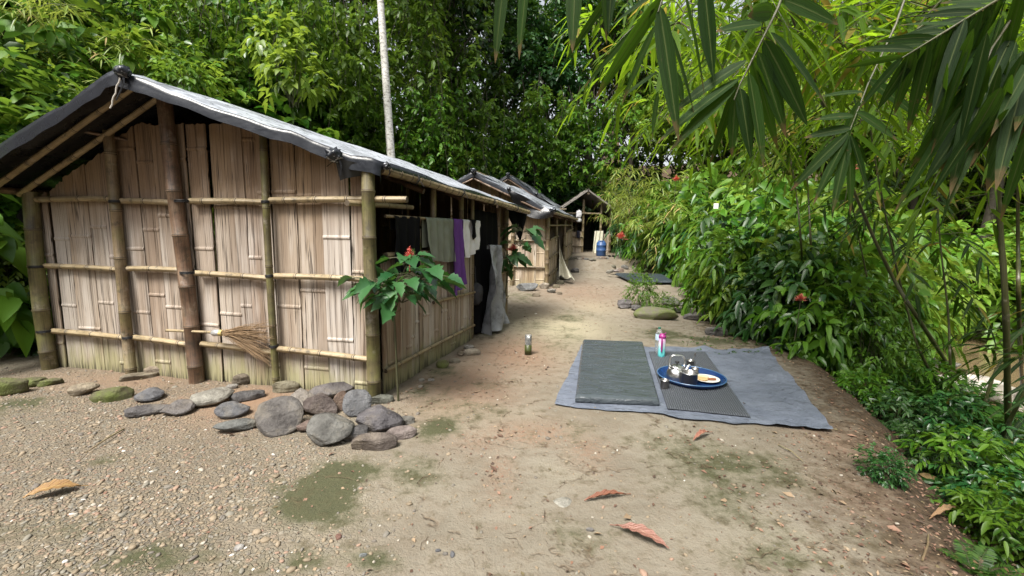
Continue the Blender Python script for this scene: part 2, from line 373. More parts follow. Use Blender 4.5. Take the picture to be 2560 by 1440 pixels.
def groundmat():
    m, nt = newmat('trodden sandy earth'); N = NT(nt)
    pos = N.n('ShaderNodeTexCoord').outputs['Object']
    A = lambda nm: N.n('ShaderNodeAttribute', attribute_name=nm).outputs['Fac']
    n1 = N.noise(pos, 1.1, 7, .65); n2 = N.noise(pos, 9., 7, .68); n3 = N.noise(pos, 70., 5, .7); n4 = N.noise(pos, 30., 4, .7)
    c = N.ramp(n1, [(.3, (.135, .116, .090)), (.5, (.198, .174, .138)), (.7, (.255, .228, .184))])
    c = N.mix(N.ramp(n2, [(.42, 0), (.72, .7)]), c, (.145, .112, .08))
    c = N.mix(N.math('MULTIPLY', A('sandy'), .8), c, N.mix(n2, (.33, .285, .19), (.45, .41, .29)))
    c = N.mix(N.math('MULTIPLY', A('clay'), N.ramp(n2, [(.25, .9), (.75, .5)])), c, N.mix(n2, (.19, .105, .06), (.30, .18, .115)))
    c = N.mix(N.math('MULTIPLY', A('litter'), N.ramp(n4, [(.42, .85), (.62, .1)])), c, N.mix(n3, (.12, .065, .042), (.33, .20, .135)))
    pv = N.n('ShaderNodeTexVoronoi', {'Vector': pos, 'Scale': 42., 'Randomness': 1.}, feature='F1')
    pe = N.n('ShaderNodeTexVoronoi', {'Vector': pos, 'Scale': 42., 'Randomness': 1.}, feature='DISTANCE_TO_EDGE').outputs['Distance']
    gr = N.math('MULTIPLY', A('gravel'), N.ramp(n2, [(.40, 1), (.62, .15)]))
    pc = N.ramp(N.n('ShaderNodeSeparateColor', {0: pv.outputs['Color']}).outputs[0], [(0, (.22, .185, .135)), (.3, (.29, .235, .165)), (.5, (.18, .18, .155)), (.66, (.13, .125, .115)), (.8, (.31, .20, .15)), (.93, (.42, .39, .34))], 'CONSTANT')
    pm = N.math('MULTIPLY', gr, N.ramp(pe, [(.05, .0), (.16, 1.)]))
    c = N.mix(N.math('MULTIPLY', gr, .35), c, (.20, .145, .09)); c = N.mix(N.math('MULTIPLY', pm, .7), c, pc)
    ms = N.math('MULTIPLY_ADD', A('moss'), 1.0, N.math('MULTIPLY_ADD', n2, 1.7, N.math('MULTIPLY_ADD', n4, .7, N.math('MULTIPLY_ADD', n1, .9, -1.80))))
    mm = N.ramp(ms, [(.0, 0), (.55, .92)])
    c = N.mix(mm, c, N.mix(N.math('MULTIPLY_ADD', n3, .6, N.math('MULTIPLY', n2, .5)), (.012, .017, .007), (.075, .080, .034)))
    mm2 = N.ramp(N.math('ADD', N.math('MULTIPLY', A('moss'), .8), N.math('MULTIPLY_ADD', n1, 1.4, -.75)), [(.0, .08), (.6, .6)])
    c = N.mix(N.math('MULTIPLY', mm2, N.math('SUBTRACT', 1.0, mm)), c, (.135, .125, .072))
    ck = N.n('ShaderNodeTexVoronoi', {'Vector': N.n('ShaderNodeVectorMath', {0: pos, 1: N.n('ShaderNodeVectorMath', {0: N.noise(pos, 2.5, 4, .6, 0, 1), 1: (.5, .5, .5)}, operation='MULTIPLY').outputs[0]}, operation='ADD').outputs[0], 'Scale': 1.35}, feature='DISTANCE_TO_EDGE').outputs['Distance']
    ckm = N.math('MULTIPLY', N.ramp(ck, [(.004, 1), (.018, 0)]), N.math('MULTIPLY', N.ramp(n2, [(.45, 0), (.62, .6)]), N.math('SUBTRACT', 1.0, A('gravel'))))
    c = N.mix(ckm, c, (.10, .065, .04))
    fl = N.mix(N.ramp(n4, [(.35, 0), (.65, 1)]), (.022, .016, .010), (.10, .065, .038))
    c = N.mix(N.ramp(N.math('ADD', A('forest'), N.math('MULTIPLY_ADD', n2, 1.5, N.math('MULTIPLY_ADD', n1, .8, -1.15))), [(.1, 0), (.75, 1)]), c, fl)
    c = N.mix(N.ramp(n3, [(.56, 0), (.72, .6)]), c, (.10, .07, .045))
    h = N.math('ADD', N.math('MULTIPLY', n2, .7), N.math('ADD', N.math('MULTIPLY', n3, .22), N.math('ADD', N.math('MULTIPLY', N.math('MULTIPLY', pm, N.math('SUBTRACT', 1.0, mm)), .5), N.math('MULTIPLY', ckm, -.6))))
    N.out(pbsdf(N, c, .85, N.bump(h, 1.0, .03), .25)); return m
ground = mbg.build('ground', groundmat()); tag(ground, 'trodden sandy clearing with moss stains and gravel running between huts and bank', 'ground', kind='structure')
for nm, arr in (('moss', moss), ('clay', clay), ('litter', litter), ('sandy', sandy), ('forest', forest), ('gravel', gravel)):
    at = ground.data.attributes.new(nm, 'FLOAT', 'POINT'); at.data.foreach_set('value', arr.ravel().astype(np.float32))
# stream
def watermat():
    m, nt = newmat('brown stream water'); N = NT(nt)
    pos = N.n('ShaderNodeTexCoord').outputs['Object']
    N.out(pbsdf(N, (.16, .115, .065), .08, N.bump(N.noise(N.scale(pos, (2, 6, 1)), 1.3, 4, .6), .35, .05), .5)); return m
w = MB(); xs = np.linspace(3.2, 30, 12); ys = np.linspace(-12, 45, 20); WX, WY = np.meshgrid(xs, ys)
w.grid(np.stack([WX, WY, np.full(WX.shape, -1.16)], -1)); tag(w.build('stream', watermat()), 'brown shallow stream below the bank', 'stream', kind='structure')

def mask_at(arr, x, y):
    i = np.clip(np.searchsorted(gy, y), 0, len(gy)-1); j = np.clip(np.searchsorted(gx, x), 0, len(gx)-1); return arr[i, j]

# ------------------------------------------------------------------ pebbles and litter (uncountable)
def pebbles(n):
    py = .75+rng.random(n*4)**1.6*7.5; px = (rng.random(n*4)-.5)*2*(1.25*py+.3)
    den = mask_at(gravel, px, py)*(.35+.65*(fbm(px*2.2, py*2.2, 31, 3) > .42))*(1-.8*mask_at(moss, px, py))+.035+.25*mask_at(litter, px, py)*.3
    den *= (1-mask_at(forest, px, py)*.7)*(1-.9*mask_at(clay, px, py)*(px < -.9))
    ok = (rng.random(n*4) < den) & (px > -6) & (px < 3.4); px, py = px[ok][:n], py[ok][:n]; k = len(px)
    r = .0055+.010*rng.random(k)**2.2+.012*(rng.random(k) < .035); th = np.arange(6)*PI/3
    a = rng.random(k)*PI; e = .5+.4*rng.random(k); hh = r*(.28+.3*rng.random(k))
    rr = r[:, None]*(.8+.4*rng.random((k, 6)))
    ux = rr*np.cos(th); uy = rr*np.sin(th)*e[:, None]
    X = ux*np.cos(a)[:, None]-uy*np.sin(a)[:, None]; Y = ux*np.sin(a)[:, None]+uy*np.cos(a)[:, None]
    z0 = zt(px, py); tx = (rng.random(k)-.5)*.5; ty = (rng.random(k)-.5)*.5
    def ring(s, z): return np.stack([px[:, None]+X*s, py[:, None]+Y*s, z0[:, None]+z[:, None]+X*s*tx[:, None]+Y*s*ty[:, None]], -1)
    V = np.concatenate([ring(.85, -.3*hh), ring(1., .35*hh), ring(.62, hh)], 1)   # k,18,3
    F4 = []
    for q in range(2):
        for i in range(6): F4.append([q*6+i, q*6+(i+1) % 6, (q+1)*6+(i+1) % 6, (q+1)*6+i])
    F4 = np.array(F4); F6 = np.array([[12, 13, 14, 15, 16, 17]])
    base = (np.arange(k)*18)[:, None, None]
    mb = MB(); mb.add(V.reshape(-1, 3), [(0, 1, 2)]); mb.F = []; mb.MI = []
    for F in (F4, F6):
        ff = (F[None]+base).reshape(-1, F.shape[1]); mb.F.append(ff); mb.MI.append(np.zeros(len(ff), int))
    m, nt = newmat('mixed pebbles'); N = NT(nt)
    isl = N.n('ShaderNodeNewGeometry').outputs['Random Per Island']
    c = N.ramp(isl, [(0, (.21, .172, .122)), (.2, (.17, .14, .10)), (.38, (.245, .20, .145)), (.55, (.17, .17, .147)), (.68, (.13, .13, .12)), (.78, (.26, .17, .13)), (.88, (.10, .098, .095)), (.96, (.36, .335, .29)), (.985, (.6, .58, .54))], 'CONSTANT')
    nz = N.noise(N.n('ShaderNodeTexCoord').outputs['Object'], 120, 3)
    N.out(pbsdf(N, N.mix(N.math('MULTIPLY', nz, .5), c, (.22, .16, .10)), .7, None, .3))
    tag(mb.build('pebbles', m), 'small mixed pebbles strewn over the clearing', 'pebbles', kind='stuff')
pebbles(24000)

def leaf_arrays(mb, Pp, D, Nn, L, W, droop=.15, prof=((.0, 0), (.35, 1.), (.7, .7), (1., 0)), fold=.12, mi=0):
    """many leaves at once: base points, unit directions, normals, lengths, widths"""
    k = len(Pp); D = unit(D); S = unit(np.cross(D, Nn)); Nn = unit(np.cross(S, D))
    L = np.broadcast_to(np.asarray(L, float), (k,)); W = np.broadcast_to(np.asarray(W, float), (k,)); droop = np.broadcast_to(np.asarray(droop, float), (k,))
    cols = []; idx = []; UVl = []; n = 0
    for t, w_ in prof:
        c = Pp+D*(L*t)[:, None]-V3(0, 0, 1)*(droop*L*t*t)[:, None]
        if w_ == 0: cols.append(c[:, None]); idx.append((n,)); UVl.append([(.5, t)]); n += 1
        else:
            sd = S*(W*.5*w_)[:, None]; up = Nn*(W*.5*w_*fold*2)[:, None]
            cols.append(np.stack([c+sd+up, c, c-sd+up], 1)); idx.append((n, n+1, n+2)); UVl.append([(0, t), (.5, t), (1, t)]); n += 3
    Vv = np.concatenate(cols, 1); uv = np.tile(np.array(sum(UVl, []))[None], (k, 1, 1))
    f3 = []; f4 = []
    for a, b in zip(idx[:-1], idx[1:]):
        if len(a) == 1 and len(b) == 3: f3 += [(a[0], b[0], b[1]), (a[0], b[1], b[2])]
        elif len(a) == 3 and len(b) == 3: f4 += [(a[0], b[0], b[1], a[1]), (a[1], b[1], b[2], a[2])]
        elif len(a) == 3 and len(b) == 1: f3 += [(a[0], b[0], a[1]), (a[1], b[0], a[2])]
    base = (np.arange(k)*n)[:, None, None]; Fs = []
    if f3: Fs.append((np.array(f3)[None]+base).reshape(-1, 3))
    if f4: Fs.append((np.array(f4)[None]+base).reshape(-1, 4))
    mb.V.append(Vv.reshape(-1, 3)); mb.UV.append(uv.reshape(-1, 2))
    for f in Fs: mb.F.append(f+mb.n); mb.MI.append(np.full(len(f), mi))
    mb.n += k*n
PR2 = ((.0, 0), (.35, 1.), (.7, .72), (1., 0)); PR1 = ((.0, 0), (.42, 1.), (1., 0))
PRH = ((.0, 0), (.08, .7), (.3, 1.), (.6, .78), (.85, .34), (1., 0)); PRB = ((.0, 0), (.12, .75), (.4, 1.), (.72, .7), (1., 0))

def litter_bits(n):
    py = .9+rng.random(n*5)**1.4*11; px = (rng.random(n*5)-.5)*2*(1.0*py+.5)+.3
    den = mask_at(litter, px, py)*(.15+.85*(fbm(px*3, py*3, 77, 3) > .46))+.035+.3*mask_at(forest, px, py)*(px > 0)+.25*sstep(-.9, .2, px-.25*py+1.2)*(px > 1.2)
    ok = rng.random(n*5) < den; px, py = px[ok][:n], py[ok][:n]; k = len(px)
    a = rng.random(k)*2*PI; D = np.stack([np.cos(a), np.sin(a), (rng.random(k)-.4)*.5], -1); Nn = unit(np.stack([rng.normal(0, .35, k), rng.normal(0, .35, k), np.ones(k)], -1))
    mb = MB(); L = .010+.028*rng.random(k)**2.5+.04*(rng.random(k) < .015)
    leaf_arrays(mb, np.stack([px, py, zt(px, py)+.004], -1), D, Nn, L, L*(.35+.3*rng.random(k)), -.2+.4*rng.random(k), PR1, .25)
    m, nt = newmat('dry leaf litter'); N = NT(nt); isl = N.n('ShaderNodeNewGeometry').outputs['Random Per Island']
    c = N.ramp(isl, [(0, (.10, .058, .04)), (.25, (.17, .095, .066)), (.45, (.07, .046, .034)), (.6, (.22, .13, .09)), (.75, (.25, .18, .115)), (.9, (.12, .095, .05)), (.96, (.22, .12, .08))], 'CONSTANT')
    N.out(pbsdf(N, c, .7, None, .3)); tag(mb.build('leaf_litter', m), 'scattered bits of dry brown leaf litter on the ground', 'leaf litter', kind='stuff')
litter_bits(14000)
# ------------------------------------------------------------------ stones
import bmesh
from mathutils import noise as mnoise
_bm = bmesh.new(); bmesh.ops.create_icosphere(_bm, subdivisions=4, radius=1); _bm.verts.ensure_lookup_table()
ICO = np.array([v.co[:] for v in _bm.verts]); ICOF = np.array([[v.index for v in f.verts] for f in _bm.faces]); _bm.free()
_bm = bmesh.new(); bmesh.ops.create_icosphere(_bm, subdivisions=3, radius=1)
ICO3 = np.array([v.co[:] for v in _bm.verts]); ICOF3 = np.array([[v.index for v in f.verts] for f in _bm.faces]); _bm.free()
def stone_shape(seed, rough=.1, flat=.75, cuts=5, low=False):
    rough *= 1.25; cuts = int(cuts*1.6)
    r = np.random.default_rng(seed); I = ICO3 if low else ICO
    v = I.copy(); o = r.random(3)*40
    n = np.array([mnoise.noise(Vector(p*1.1+o))*1.0+.45*mnoise.noise(Vector(p*2.6+o))+.2*mnoise.noise(Vector(p*6+o))+.16*mnoise.noise(Vector(p*13+o))+.08*mnoise.noise(Vector(p*27+o)) for p in I])
    v = np.sign(v)*np.abs(v)**np.array([.9, .9, flat*.8])
    v = v*(1+rough*n)[:, None]
    for _ in range(cuts):
        d = unit(r.normal(size=3)*np.array([1, 1, .8])); h = .62+.26*r.random(); p = v@d; ex = np.maximum(p-h, 0); v = v-d*(ex*.94)[:, None]
    lay = np.round(v[:, 2]*7)/7; v[:, :2] *= (1+.03*np.sin(lay*37+o[0]))[:, None]
    return v
def stone(name, px, py, w, h, tau, ang, col, label, thick=.32, cuts=5, rough=.1, seed=None, Yoff=0, moss=False, group=None, low=False, zg=None):
    """px,py centre and w,h apparent size in the photo; tau = lean towards upright in degrees, ang = turn in the picture"""
    seed = seed or int(px*7+py*13); low = low or w < 32
    col = tuple(q*.58 for q in col); g = GT(px, py+h*.42); Y = g[1]+.02+Yoff; k = Y/FOC
    el = math.degrees(math.atan2(CH-g[2], Y)); a = w*k*.5/1.04
    t = math.radians(el+tau); c0 = thick*a
    b = max((h*k*.5-c0*abs(math.cos(t))*.9)/max(math.sin(t), .2), a*.4)
    v = stone_shape(seed, rough, .75, cuts, low)*np.array([a, b, c0])
    ca, sa = math.cos(math.radians(ang)), math.sin(math.radians(ang))
    v = np.stack([v[:, 0]*ca+v[:, 1]*sa, -v[:, 0]*sa+v[:, 1]*ca, v[:, 2]], -1)
    ct, st = math.cos(math.radians(tau)), math.sin(math.radians(tau))
    v = np.stack([v[:, 0], v[:, 1]*ct-v[:, 2]*st, v[:, 1]*st+v[:, 2]*ct], -1)
    yaw = math.atan2(-px+1280, FOC); cy, sy = math.cos(yaw*.9), math.sin(yaw*.9)
    v = np.stack([v[:, 0]*cy-v[:, 1]*sy, v[:, 0]*sy+v[:, 1]*cy, v[:, 2]], -1)
    c = P(px, py, Y+b*math.cos(math.radians(tau))*.55)
    if tau < 25: c[2] = max(min(c[2], zt1(c[0], c[1])+c0*1.3+.07), zt1(c[0], c[1])+c0*.2)
    mb = MB(); mb.add(v+c, ICOF3 if low else ICOF)
    o = mb.build(name, M['stone_moss'] if moss else M['stone'], None, True, org=c)
    o.color = tuple(col)+(1,); tag(o, label, 'stone', group); return o
BG = (.165, .175, .20); DG = (.105, .10, .105); TAN = (.36, .28, .18); CREAM = (.58, .48, .32); WHT = (.55, .52, .46); BR = (.15, .105, .08); RUST = (.20, .105, .055); PUR = (.115, .105, .125); MOSS = (.19, .18, .10); PINK = (.30, .20, .16)
SG = 'stones laid along the front of the near hut'
for a in [
 ('stone', 392, 926, 58, 34, 0, 5, (.40, .31, .21), 'tan oval cobble resting on a longer flat tan stone', .5, 0, .05),
 ('stone', 348, 941, 82, 23, 0, 0, (.37, .31, .20), 'long flat tan stone under the tan oval cobble', .28, 2, .06),
 ('stone', 210, 973, 64, 42, 8, 3, CREAM, 'pale cream rounded stone alone left of the stone pile', .5, 2, .06),
 ('stone', 375, 986, 68, 48, 8, 10, BG, 'blue grey flat stone above the long dark slab at left end', .25, 5, .08),
 ('stone', 362, 1025, 112, 48, 6, 8, (.13, .12, .125), 'long dark grey slab at the left end of the pile', .25, 7, .12),
 ('stone', 445, 1019, 78, 54, 12, 12, (.19, .17, .165), 'rounded mauve grey flat stone between slab and speckled stone', .25, 3, .06),
 ('stone', 531, 991, 100, 64, 14, -6, (.50, .48, .40), 'large white speckled flat stone', .3, 5, .1),
 ('stone', 581, 967, 30, 18, 0, 0, WHT, 'tiny white pebble stone behind the white speckled stone', .5, 1, .06),
 ('stone', 626, 988, 100, 36, 0, -4, (.12, .115, .12), 'dark grey slab right of the white speckled stone', .3, 7, .12),
 ('stone', 581, 1023, 84, 57, 14, 8, (.155, .165, .19), 'oval blue grey flat stone below the white speckled stone', .25, 2, .05),
 ('stone', 589, 1066, 106, 46, 10, 2, (.16, .175, .165), 'grey green flat stone with a pale worn streak', .28, 4, .08),
 ('stone', 604, 950, 62, 34, 0, 0, (.20, .15, .085), 'olive brown block half buried at the wall foot', .55, 6, .1),
 ('stone', 554, 930, 38, 28, 0, 0, (.22, .155, .09), 'small brown block half buried beside the thick post', .6, 6, .1),
 ('stone', 714, 968, 62, 32, 0, 12, (.33, .29, .17), 'olive tan cobble lying by the thin green post', .5, 1, .05),
 ('stone', 752, 1000, 78, 80, 40, 0, (.47, .42, .36), 'angular white and grey rock behind the brown grey disc', .5, 7, .12),
 ('stone', 824, 976, 112, 48, 20, -9, (.16, .14, .14), 'long layered dark slab against the wall', .3, 8, .12),
 ('stone', 682, 1022, 70, 60, 18, 10, (.36, .21, .14), 'reddish brown rock half hidden behind the brown grey disc', .4, 5, .1),
 ('stone', 803, 1014, 82, 58, 60, 32, (.135, .09, .075), 'brown split slab standing on edge in the pile', .25, 7, .12),
 ('stone', 850, 1004, 34, 52, 62, 14, RUST, 'thin rust coloured slab standing on edge', .3, 4, .1),
 ('stone', 885, 1080, 70, 50, 0, 0, DG, 'dark brown stone wedged low between the big discs', .5, 4, .1),
 ('stone', 764, 1066, 40, 38, 10, 0, PINK, 'small pinkish rock peeking left of the mossy disc', .6, 6, .12),
 ('stone', 945, 1002, 76, 22, 0, 0, (.14, .15, .11), 'thin olive dark stone at the foot of the corner post', .4, 3, .08),
 ('stone', 1015, 1052, 42, 26, 0, 0, (.19, .18, .15), 'small grey green stone at the right end of the pile', .6, 3, .08),
 ('stone', 1000, 1083, 80, 38, 0, -4, (.40, .32, .29), 'white and brown quartz stone under the purple grey slab', .45, 5, .1)]:
    a = list(a); f_ = 1.12 if a[1] > 700 else 1.; a[3] *= f_; a[4] *= f_
    stone(*a[:9], thick=a[9], cuts=a[10], rough=a[11], group=SG)
def big_(a): a = list(a); a[3] *= 1.12; a[4] *= 1.14; return a
for a in [
 ('stone', 698, 1040, 106, 100, 42, 0, (.155, .14, .13), 'big brown grey disc leaning upright, centre of the pile', .22, 3, .06, 0),
 ('stone', 892, 1007, 70, 66, 50, 0, (.17, .18, .20), 'smooth round blue grey disc leaning near the corner post', .25, 1, .05, -.02),
 ('stone', 820, 1071, 118, 92, 34, 14, (.20, .20, .18), 'large disc with mossy top and grey face at front', .26, 4, .07, 0),
 ('stone', 946, 1048, 122, 78, 26, 4, PUR, 'large dark purple grey layered slab on top at right', .34, 6, .1, .02),
 ('stone', 936, 1110, 110, 40, 4, 3, (.17, .125, .10), 'brown stone with an eye shaped hollow, frontmost', .5, 2, .06, 0)]:
    a = big_(a); stone(*a[:9], thick=a[9], cuts=a[10], rough=a[11], Yoff=a[12], group=SG)
for a in [(20, 968, 92, 54, 'big moss covered rock cut by the left picture edge', .6), (72, 956, 70, 36, 'flat mossy grey slab beside the big mossy rock', .35), (124, 958, 58, 22, 'thin brown slab between mossy slab and cream stone', .4), (285, 990, 112, 36, 'half buried mossy olive slab right of the cream stone', .4)]:
    stone('stone', *a[:4], 0, 4, MOSS, a[4], thick=a[5], cuts=5, rough=.12, moss=True, group=SG)
WG = 'pale stones at the foot of the side wall'
for a in [(1172, 868, 28, 12, WHT, 'small flat white stone by the doorway'), (1180, 882, 46, 19, (.52, .45, .34), 'larger pale flat stone by the doorway'), (1151, 883, 18, 17, TAN, 'small brown upright pebble by the doorway'), (1136, 903, 32, 15, (.35, .31, .22), 'tan flat stone along the side wall'),
          (1054, 950, 16, 11, WHT, 'tiny white stone near the flowering plant, left one'), (1078, 950, 18, 10, WHT, 'tiny white stone near the flowering plant, right one'), (1052, 966, 15, 10, (.5, .45, .36), 'tiny cream stone nearest the flowering plant stem'), (1160, 878, 20, 10, (.3, .2, .13), 'tiny brown stone between the white doorway stones')]:
    stone('stone', *a[:4], 0, 0, a[4], a[5], thick=.5, cuts=1, rough=.06, group=WG)
stone('stone', 1106, 911, 36, 26, 0, 0, MOSS, 'green mossy lump at the foot of the side wall', thick=.7, moss=True, cuts=3, group=WG)
HG = 'rocks before the second hut'
for a in [(1316, 717, 62, 27, 5, -8, (.33, .35, .36), 'large slanting pale grey slab before the second hut', .45, 6), (1360, 715, 30, 17, 0, 0, (.55, .47, .36), 'cream rock right of the grey slab', .6, 3), (1378, 727, 26, 14, 0, 12, (.28, .26, .22), 'grey wedge rock in front of the cream rock', .5, 5), (1398, 733, 16, 9, 0, 0, TAN, 'small tan rock at the path edge', .6, 3),
          (1400, 706, 24, 12, 0, 0, (.24, .23, .13), 'mossy tan rock under the second hut wall', .6, 4), (1412, 695, 30, 13, 0, 5, (.27, .25, .17), 'flat olive rock under the white sheet', .4, 4), (1390, 716, 20, 11, 0, 0, (.33, .28, .16), 'small olive rock beneath the side wall of the second hut', .6, 3), (1340, 738, 22, 10, 0, 0, TAN, 'small tan rock below the grey slab', .5, 3), (1438, 676, 22, 14, 0, 0, DG, 'dark rock beside the white sheet hem', .6, 4)]:
    stone('stone', a[0], a[1], a[2], a[3], a[4], a[5], a[6], a[7], thick=a[8], cuts=a[9], group=HG)
TG = 'stones edging the far terrace step'
r_ = np.random.default_rng(5)
for k in range(15):
    px = 1428+k*9.6+r_.normal()*1.5; wv = 12+9*r_.random(); col = [(.30, .28, .22), (.22, .21, .13), (.42, .36, .29), (.36, .25, .18), (.26, .26, .24)][k % 5]
    stone('stone', px, 664+r_.normal()*2.2+(k*.25), wv, 8+4*r_.random(), 0, r_.normal()*8, col, 'small edging stone in the row along the terrace step before the far shed', thick=.65, cuts=4, seed=900+k, group=TG)
stone('stone', 1539, 667, 30, 8, 0, 3, (.33, .28, .26), 'long thin grey slab on the terrace edge', thick=.25, cuts=4, group=TG)
RG = 'rocks among the plants right of the path'
for a in [(1561, 757, 37, 36, 25, 12, (.20, .18, .185), 'upright mauve grey rock left of the small bush', .5, 5, 0), (1590, 768, 30, 24, 15, 0, DG, 'dark rock under the small bush', .6, 5, 0), (1676, 752, 46, 36, 30, -10, (.23, .21, .205), 'grey layered boulder right of the small bush', .4, 7, 0), (1713, 760, 44, 18, 8, -6, (.19, .19, .20), 'flat grey slab behind the layered boulder', .3, 5, 0), (1700, 776, 52, 18, 0, -8, DG, 'dark slab lying below the layered boulder', .3, 5, 0),
          (1640, 787, 112, 32, 2, 2, (.27, .25, .19), 'long flat mossy slab edging the path', .35, 4, 1), (1742, 792, 66, 26, 0, 0, (.11, .10, .10), 'dark wet rock under the shrubs', .4, 5, 0), (1662, 770, 20, 14, 0, 0, MOSS, 'small round mossy rock by the layered boulder', .8, 2, 1), (1790, 830, 60, 26, 0, 0, (.09, .085, .085), 'dark rock at the shrub roots behind the bottles', .45, 5, 0)]:
    stone('stone', a[0], a[1], a[2], a[3], a[4], a[5], a[6], a[7], thick=a[8], cuts=a[9], moss=bool(a[10]), group=RG)
for a in [(2430, 962, 150, 50, 7.2, (.62, .58, .5), 'large pale boulder by the stream beyond the canes'), (2530, 985, 90, 44, 6.4, (.5, .46, .38), 'pale boulder at the right picture edge by the stream'), (2220, 612, 230, 60, 18.5, (.34, .23, .16), 'reddish brown rock ledge on the far stream bank'), (2330, 905, 110, 36, 8.5, (.22, .2, .17), 'flat grey boulder in the stream')]:
    c = P(a[0], a[1], a[4]); k = a[4]/FOC; v = stone_shape(int(a[0]), .14, .7, 6)*np.array([a[2]*k*.5, a[2]*k*.42, a[3]*k*.75])
    mb = MB(); mb.add(v+c-V3(0, 0, a[3]*k*.3), ICOF); o = mb.build('boulder', M['stone'], None, True, org=c); o.color = a[5]+(1,); tag(o, a[6], 'boulder')

# ------------------------------------------------------------------ huts
def bamboo(mb, p0, p1, r, step=.3, bend=0.0, rg=None, taper=.93, n=10):
    rg = rg or rng; p0 = np.asarray(p0, float); p1 = np.asarray(p1, float); L = np.linalg.norm(p1-p0); d = (p1-p0)/L
    ts = [0.]; mis = []
    z = step*(.4+.5*rg.random())
    while z < L-.05:
        for q in (-.013, -.005, .005, .013): ts.append(z+q)
        z += step*(.85+.3*rg.random())
    ts.append(L); ts = np.array(ts); rad = np.full(len(ts), r)
    for k in range(1, len(ts)-1):
        if (k-1) % 4 in (1, 2): rad[k] = r*1.09
    rad *= 1-(1-taper)*ts/L
    mis = [0]*(len(ts)-1)
    for k in range(1, len(ts)-2):
        if (k-1) % 4 == 0 or (k-1) % 4 == 2: mis[k] = 1
        if (k-1) % 4 == 1: mis[k] = 0
    perp = unit(np.cross(d, V3(.3, .9, .2))); pts = p0+d*ts[:, None]+perp*(bend*np.sin(ts/L*PI))[:, None]+unit(np.cross(d, perp))*((.15*r)*np.sin(ts*2.3+rg.random()*6))[:, None]
    mb.tube(pts, rad, n, mis=mis, capmi=1, v0=rg.random()*9)
    return mb
def pole(name, p0, p1, r, mat, parent, **kw):
    mb = MB(); bamboo(mb, p0, p1, r, **kw); return mb.build(name, [M[mat], M['node']], parent)
def tie(p, axis, r, parent, mat='tie', turns=3):
    a = unit(axis); u = unit(np.cross(a, V3(.31, .2, .93))); v = np.cross(a, u); th = np.linspace(0, turns*2*PI, turns*14)
    pts = p+u*(r*np.cos(th))[:, None]+v*(r*np.sin(th))[:, None]+a*(np.linspace(-.012, .012, len(th)))[:, None]
    mb = MB(); mb.tube(pts, .0045, 5)
    e = pts[-1]; mb.tube(np.array([e, e+u*.02+V3(0, 0, -.015), e+u*.035+V3(.01, 0, -.05)]), .003, 5)
    return mb.build('tie', M[mat], parent)
def boards(p0, p1, zb, ztop, nout, wr=(.10, .19), gaps=0.0, ncol=5, rg=None, thick=.012, lean=.012, mb=None):
    rg = rg or rng; mb = mb or MB(); p0 = np.asarray(p0, float)[:2]; p1 = np.asarray(p1, float)[:2]; L = np.linalg.norm(p1-p0); d = (p1-p0)/L; nout = np.asarray(nout, float)[:2]
    x = 0.0
    while x < L-.01:
        w = min(wr[0]+(wr[1]-wr[0])*rg.random(), L-x); w = L-x if L-x-w < .05 else w
        gp = .008+.014*rg.random() if rg.random() < gaps else .0045
        xa, xb = x, x+w-gp; off = rg.random()*.010; tilt = rg.normal()*.006; ln = rg.normal()*lean
        m = (xa+xb)/2/L; z0 = zb(m)-.03+rg.random()*.02; z1 = ztop(m)+rg.normal()*.012
        if z1-z0 < .05: x += w; continue
        zs = [z0]; q = z0+.1+.75*rg.random(); on = []
        while q < z1-.06:
            zs += [q-.02, q-.006, q+.006, q+.02]; on.append(q); q += .6+.5*rg.random()
        zs += list(np.linspace(z0+.1, z1-.05, 5)); zs.append(z1); zs = np.array(sorted(zs)); xs = np.linspace(xa, xb, ncol)
        ZZ, XX = np.meshgrid(zs, xs, indexing='ij')
        o = off+tilt*(XX-(xa+xb)/2)/w*2+.0025*(fbm(XX*30+seed_(rg), ZZ*1.2, 3, 2)-.4)
        for q in on: o = o+np.where(np.abs(ZZ-q) < .01, .006+.003*rg.random(), 0)
        tops = np.array([ztop(min(max(q/L, 0), 1)) for q in xs])-ztop(m)
        ZZ = ZZ+np.where(ZZ >= z1-.06, 1., 0.)*tops[None]
        XX2 = XX+ln*(ZZ-z0)/(z1-z0+.01); istop = np.zeros(ZZ.shape, bool); istop[-1] = True
        jag = np.where(istop, rg.normal(size=ZZ.shape)*.006, 0)+np.where(ZZ <= z0+1e-6, rg.normal(size=ZZ.shape)*.012, 0)
        def pt(X, O, Z): return np.stack([p0[0]+d[0]*X+nout[0]*O, p0[1]+d[1]*X+nout[1]*O, Z], -1)
        fr = pt(XX2, o, ZZ+jag); bk = pt(XX2, o-thick, ZZ+jag); uo = rg.random()*20; vo = rg.random()*20
        UV = np.stack([XX+uo, ZZ+vo], -1); nr, nc = ZZ.shape; i = np.arange(nr*nc).reshape(nr, nc); j = i+nr*nc
        F = np.stack([i[:-1, :-1], i[:-1, 1:], i[1:, 1:], i[1:, :-1]], -1).reshape(-1, 4); Fb = np.stack([j[:-1, :-1], j[1:, :-1], j[1:, 1:], j[:-1, 1:]], -1).reshape(-1, 4)
        S1 = np.stack([i[:-1, 0], i[1:, 0], j[1:, 0], j[:-1, 0]], -1); S2 = np.stack([i[1:, -1], i[:-1, -1], j[:-1, -1], j[1:, -1]], -1); T = np.stack([i[-1, :-1], i[-1, 1:], j[-1, 1:], j[-1, :-1]], -1)
        mb.add(np.concatenate([fr.reshape(-1, 3), bk.reshape(-1, 3)]), np.concatenate([F, Fb, S1, S2, T]), np.concatenate([UV.reshape(-1, 2)]*2))
        x += w
    return mb
def seed_(rg): return rg.random()*50
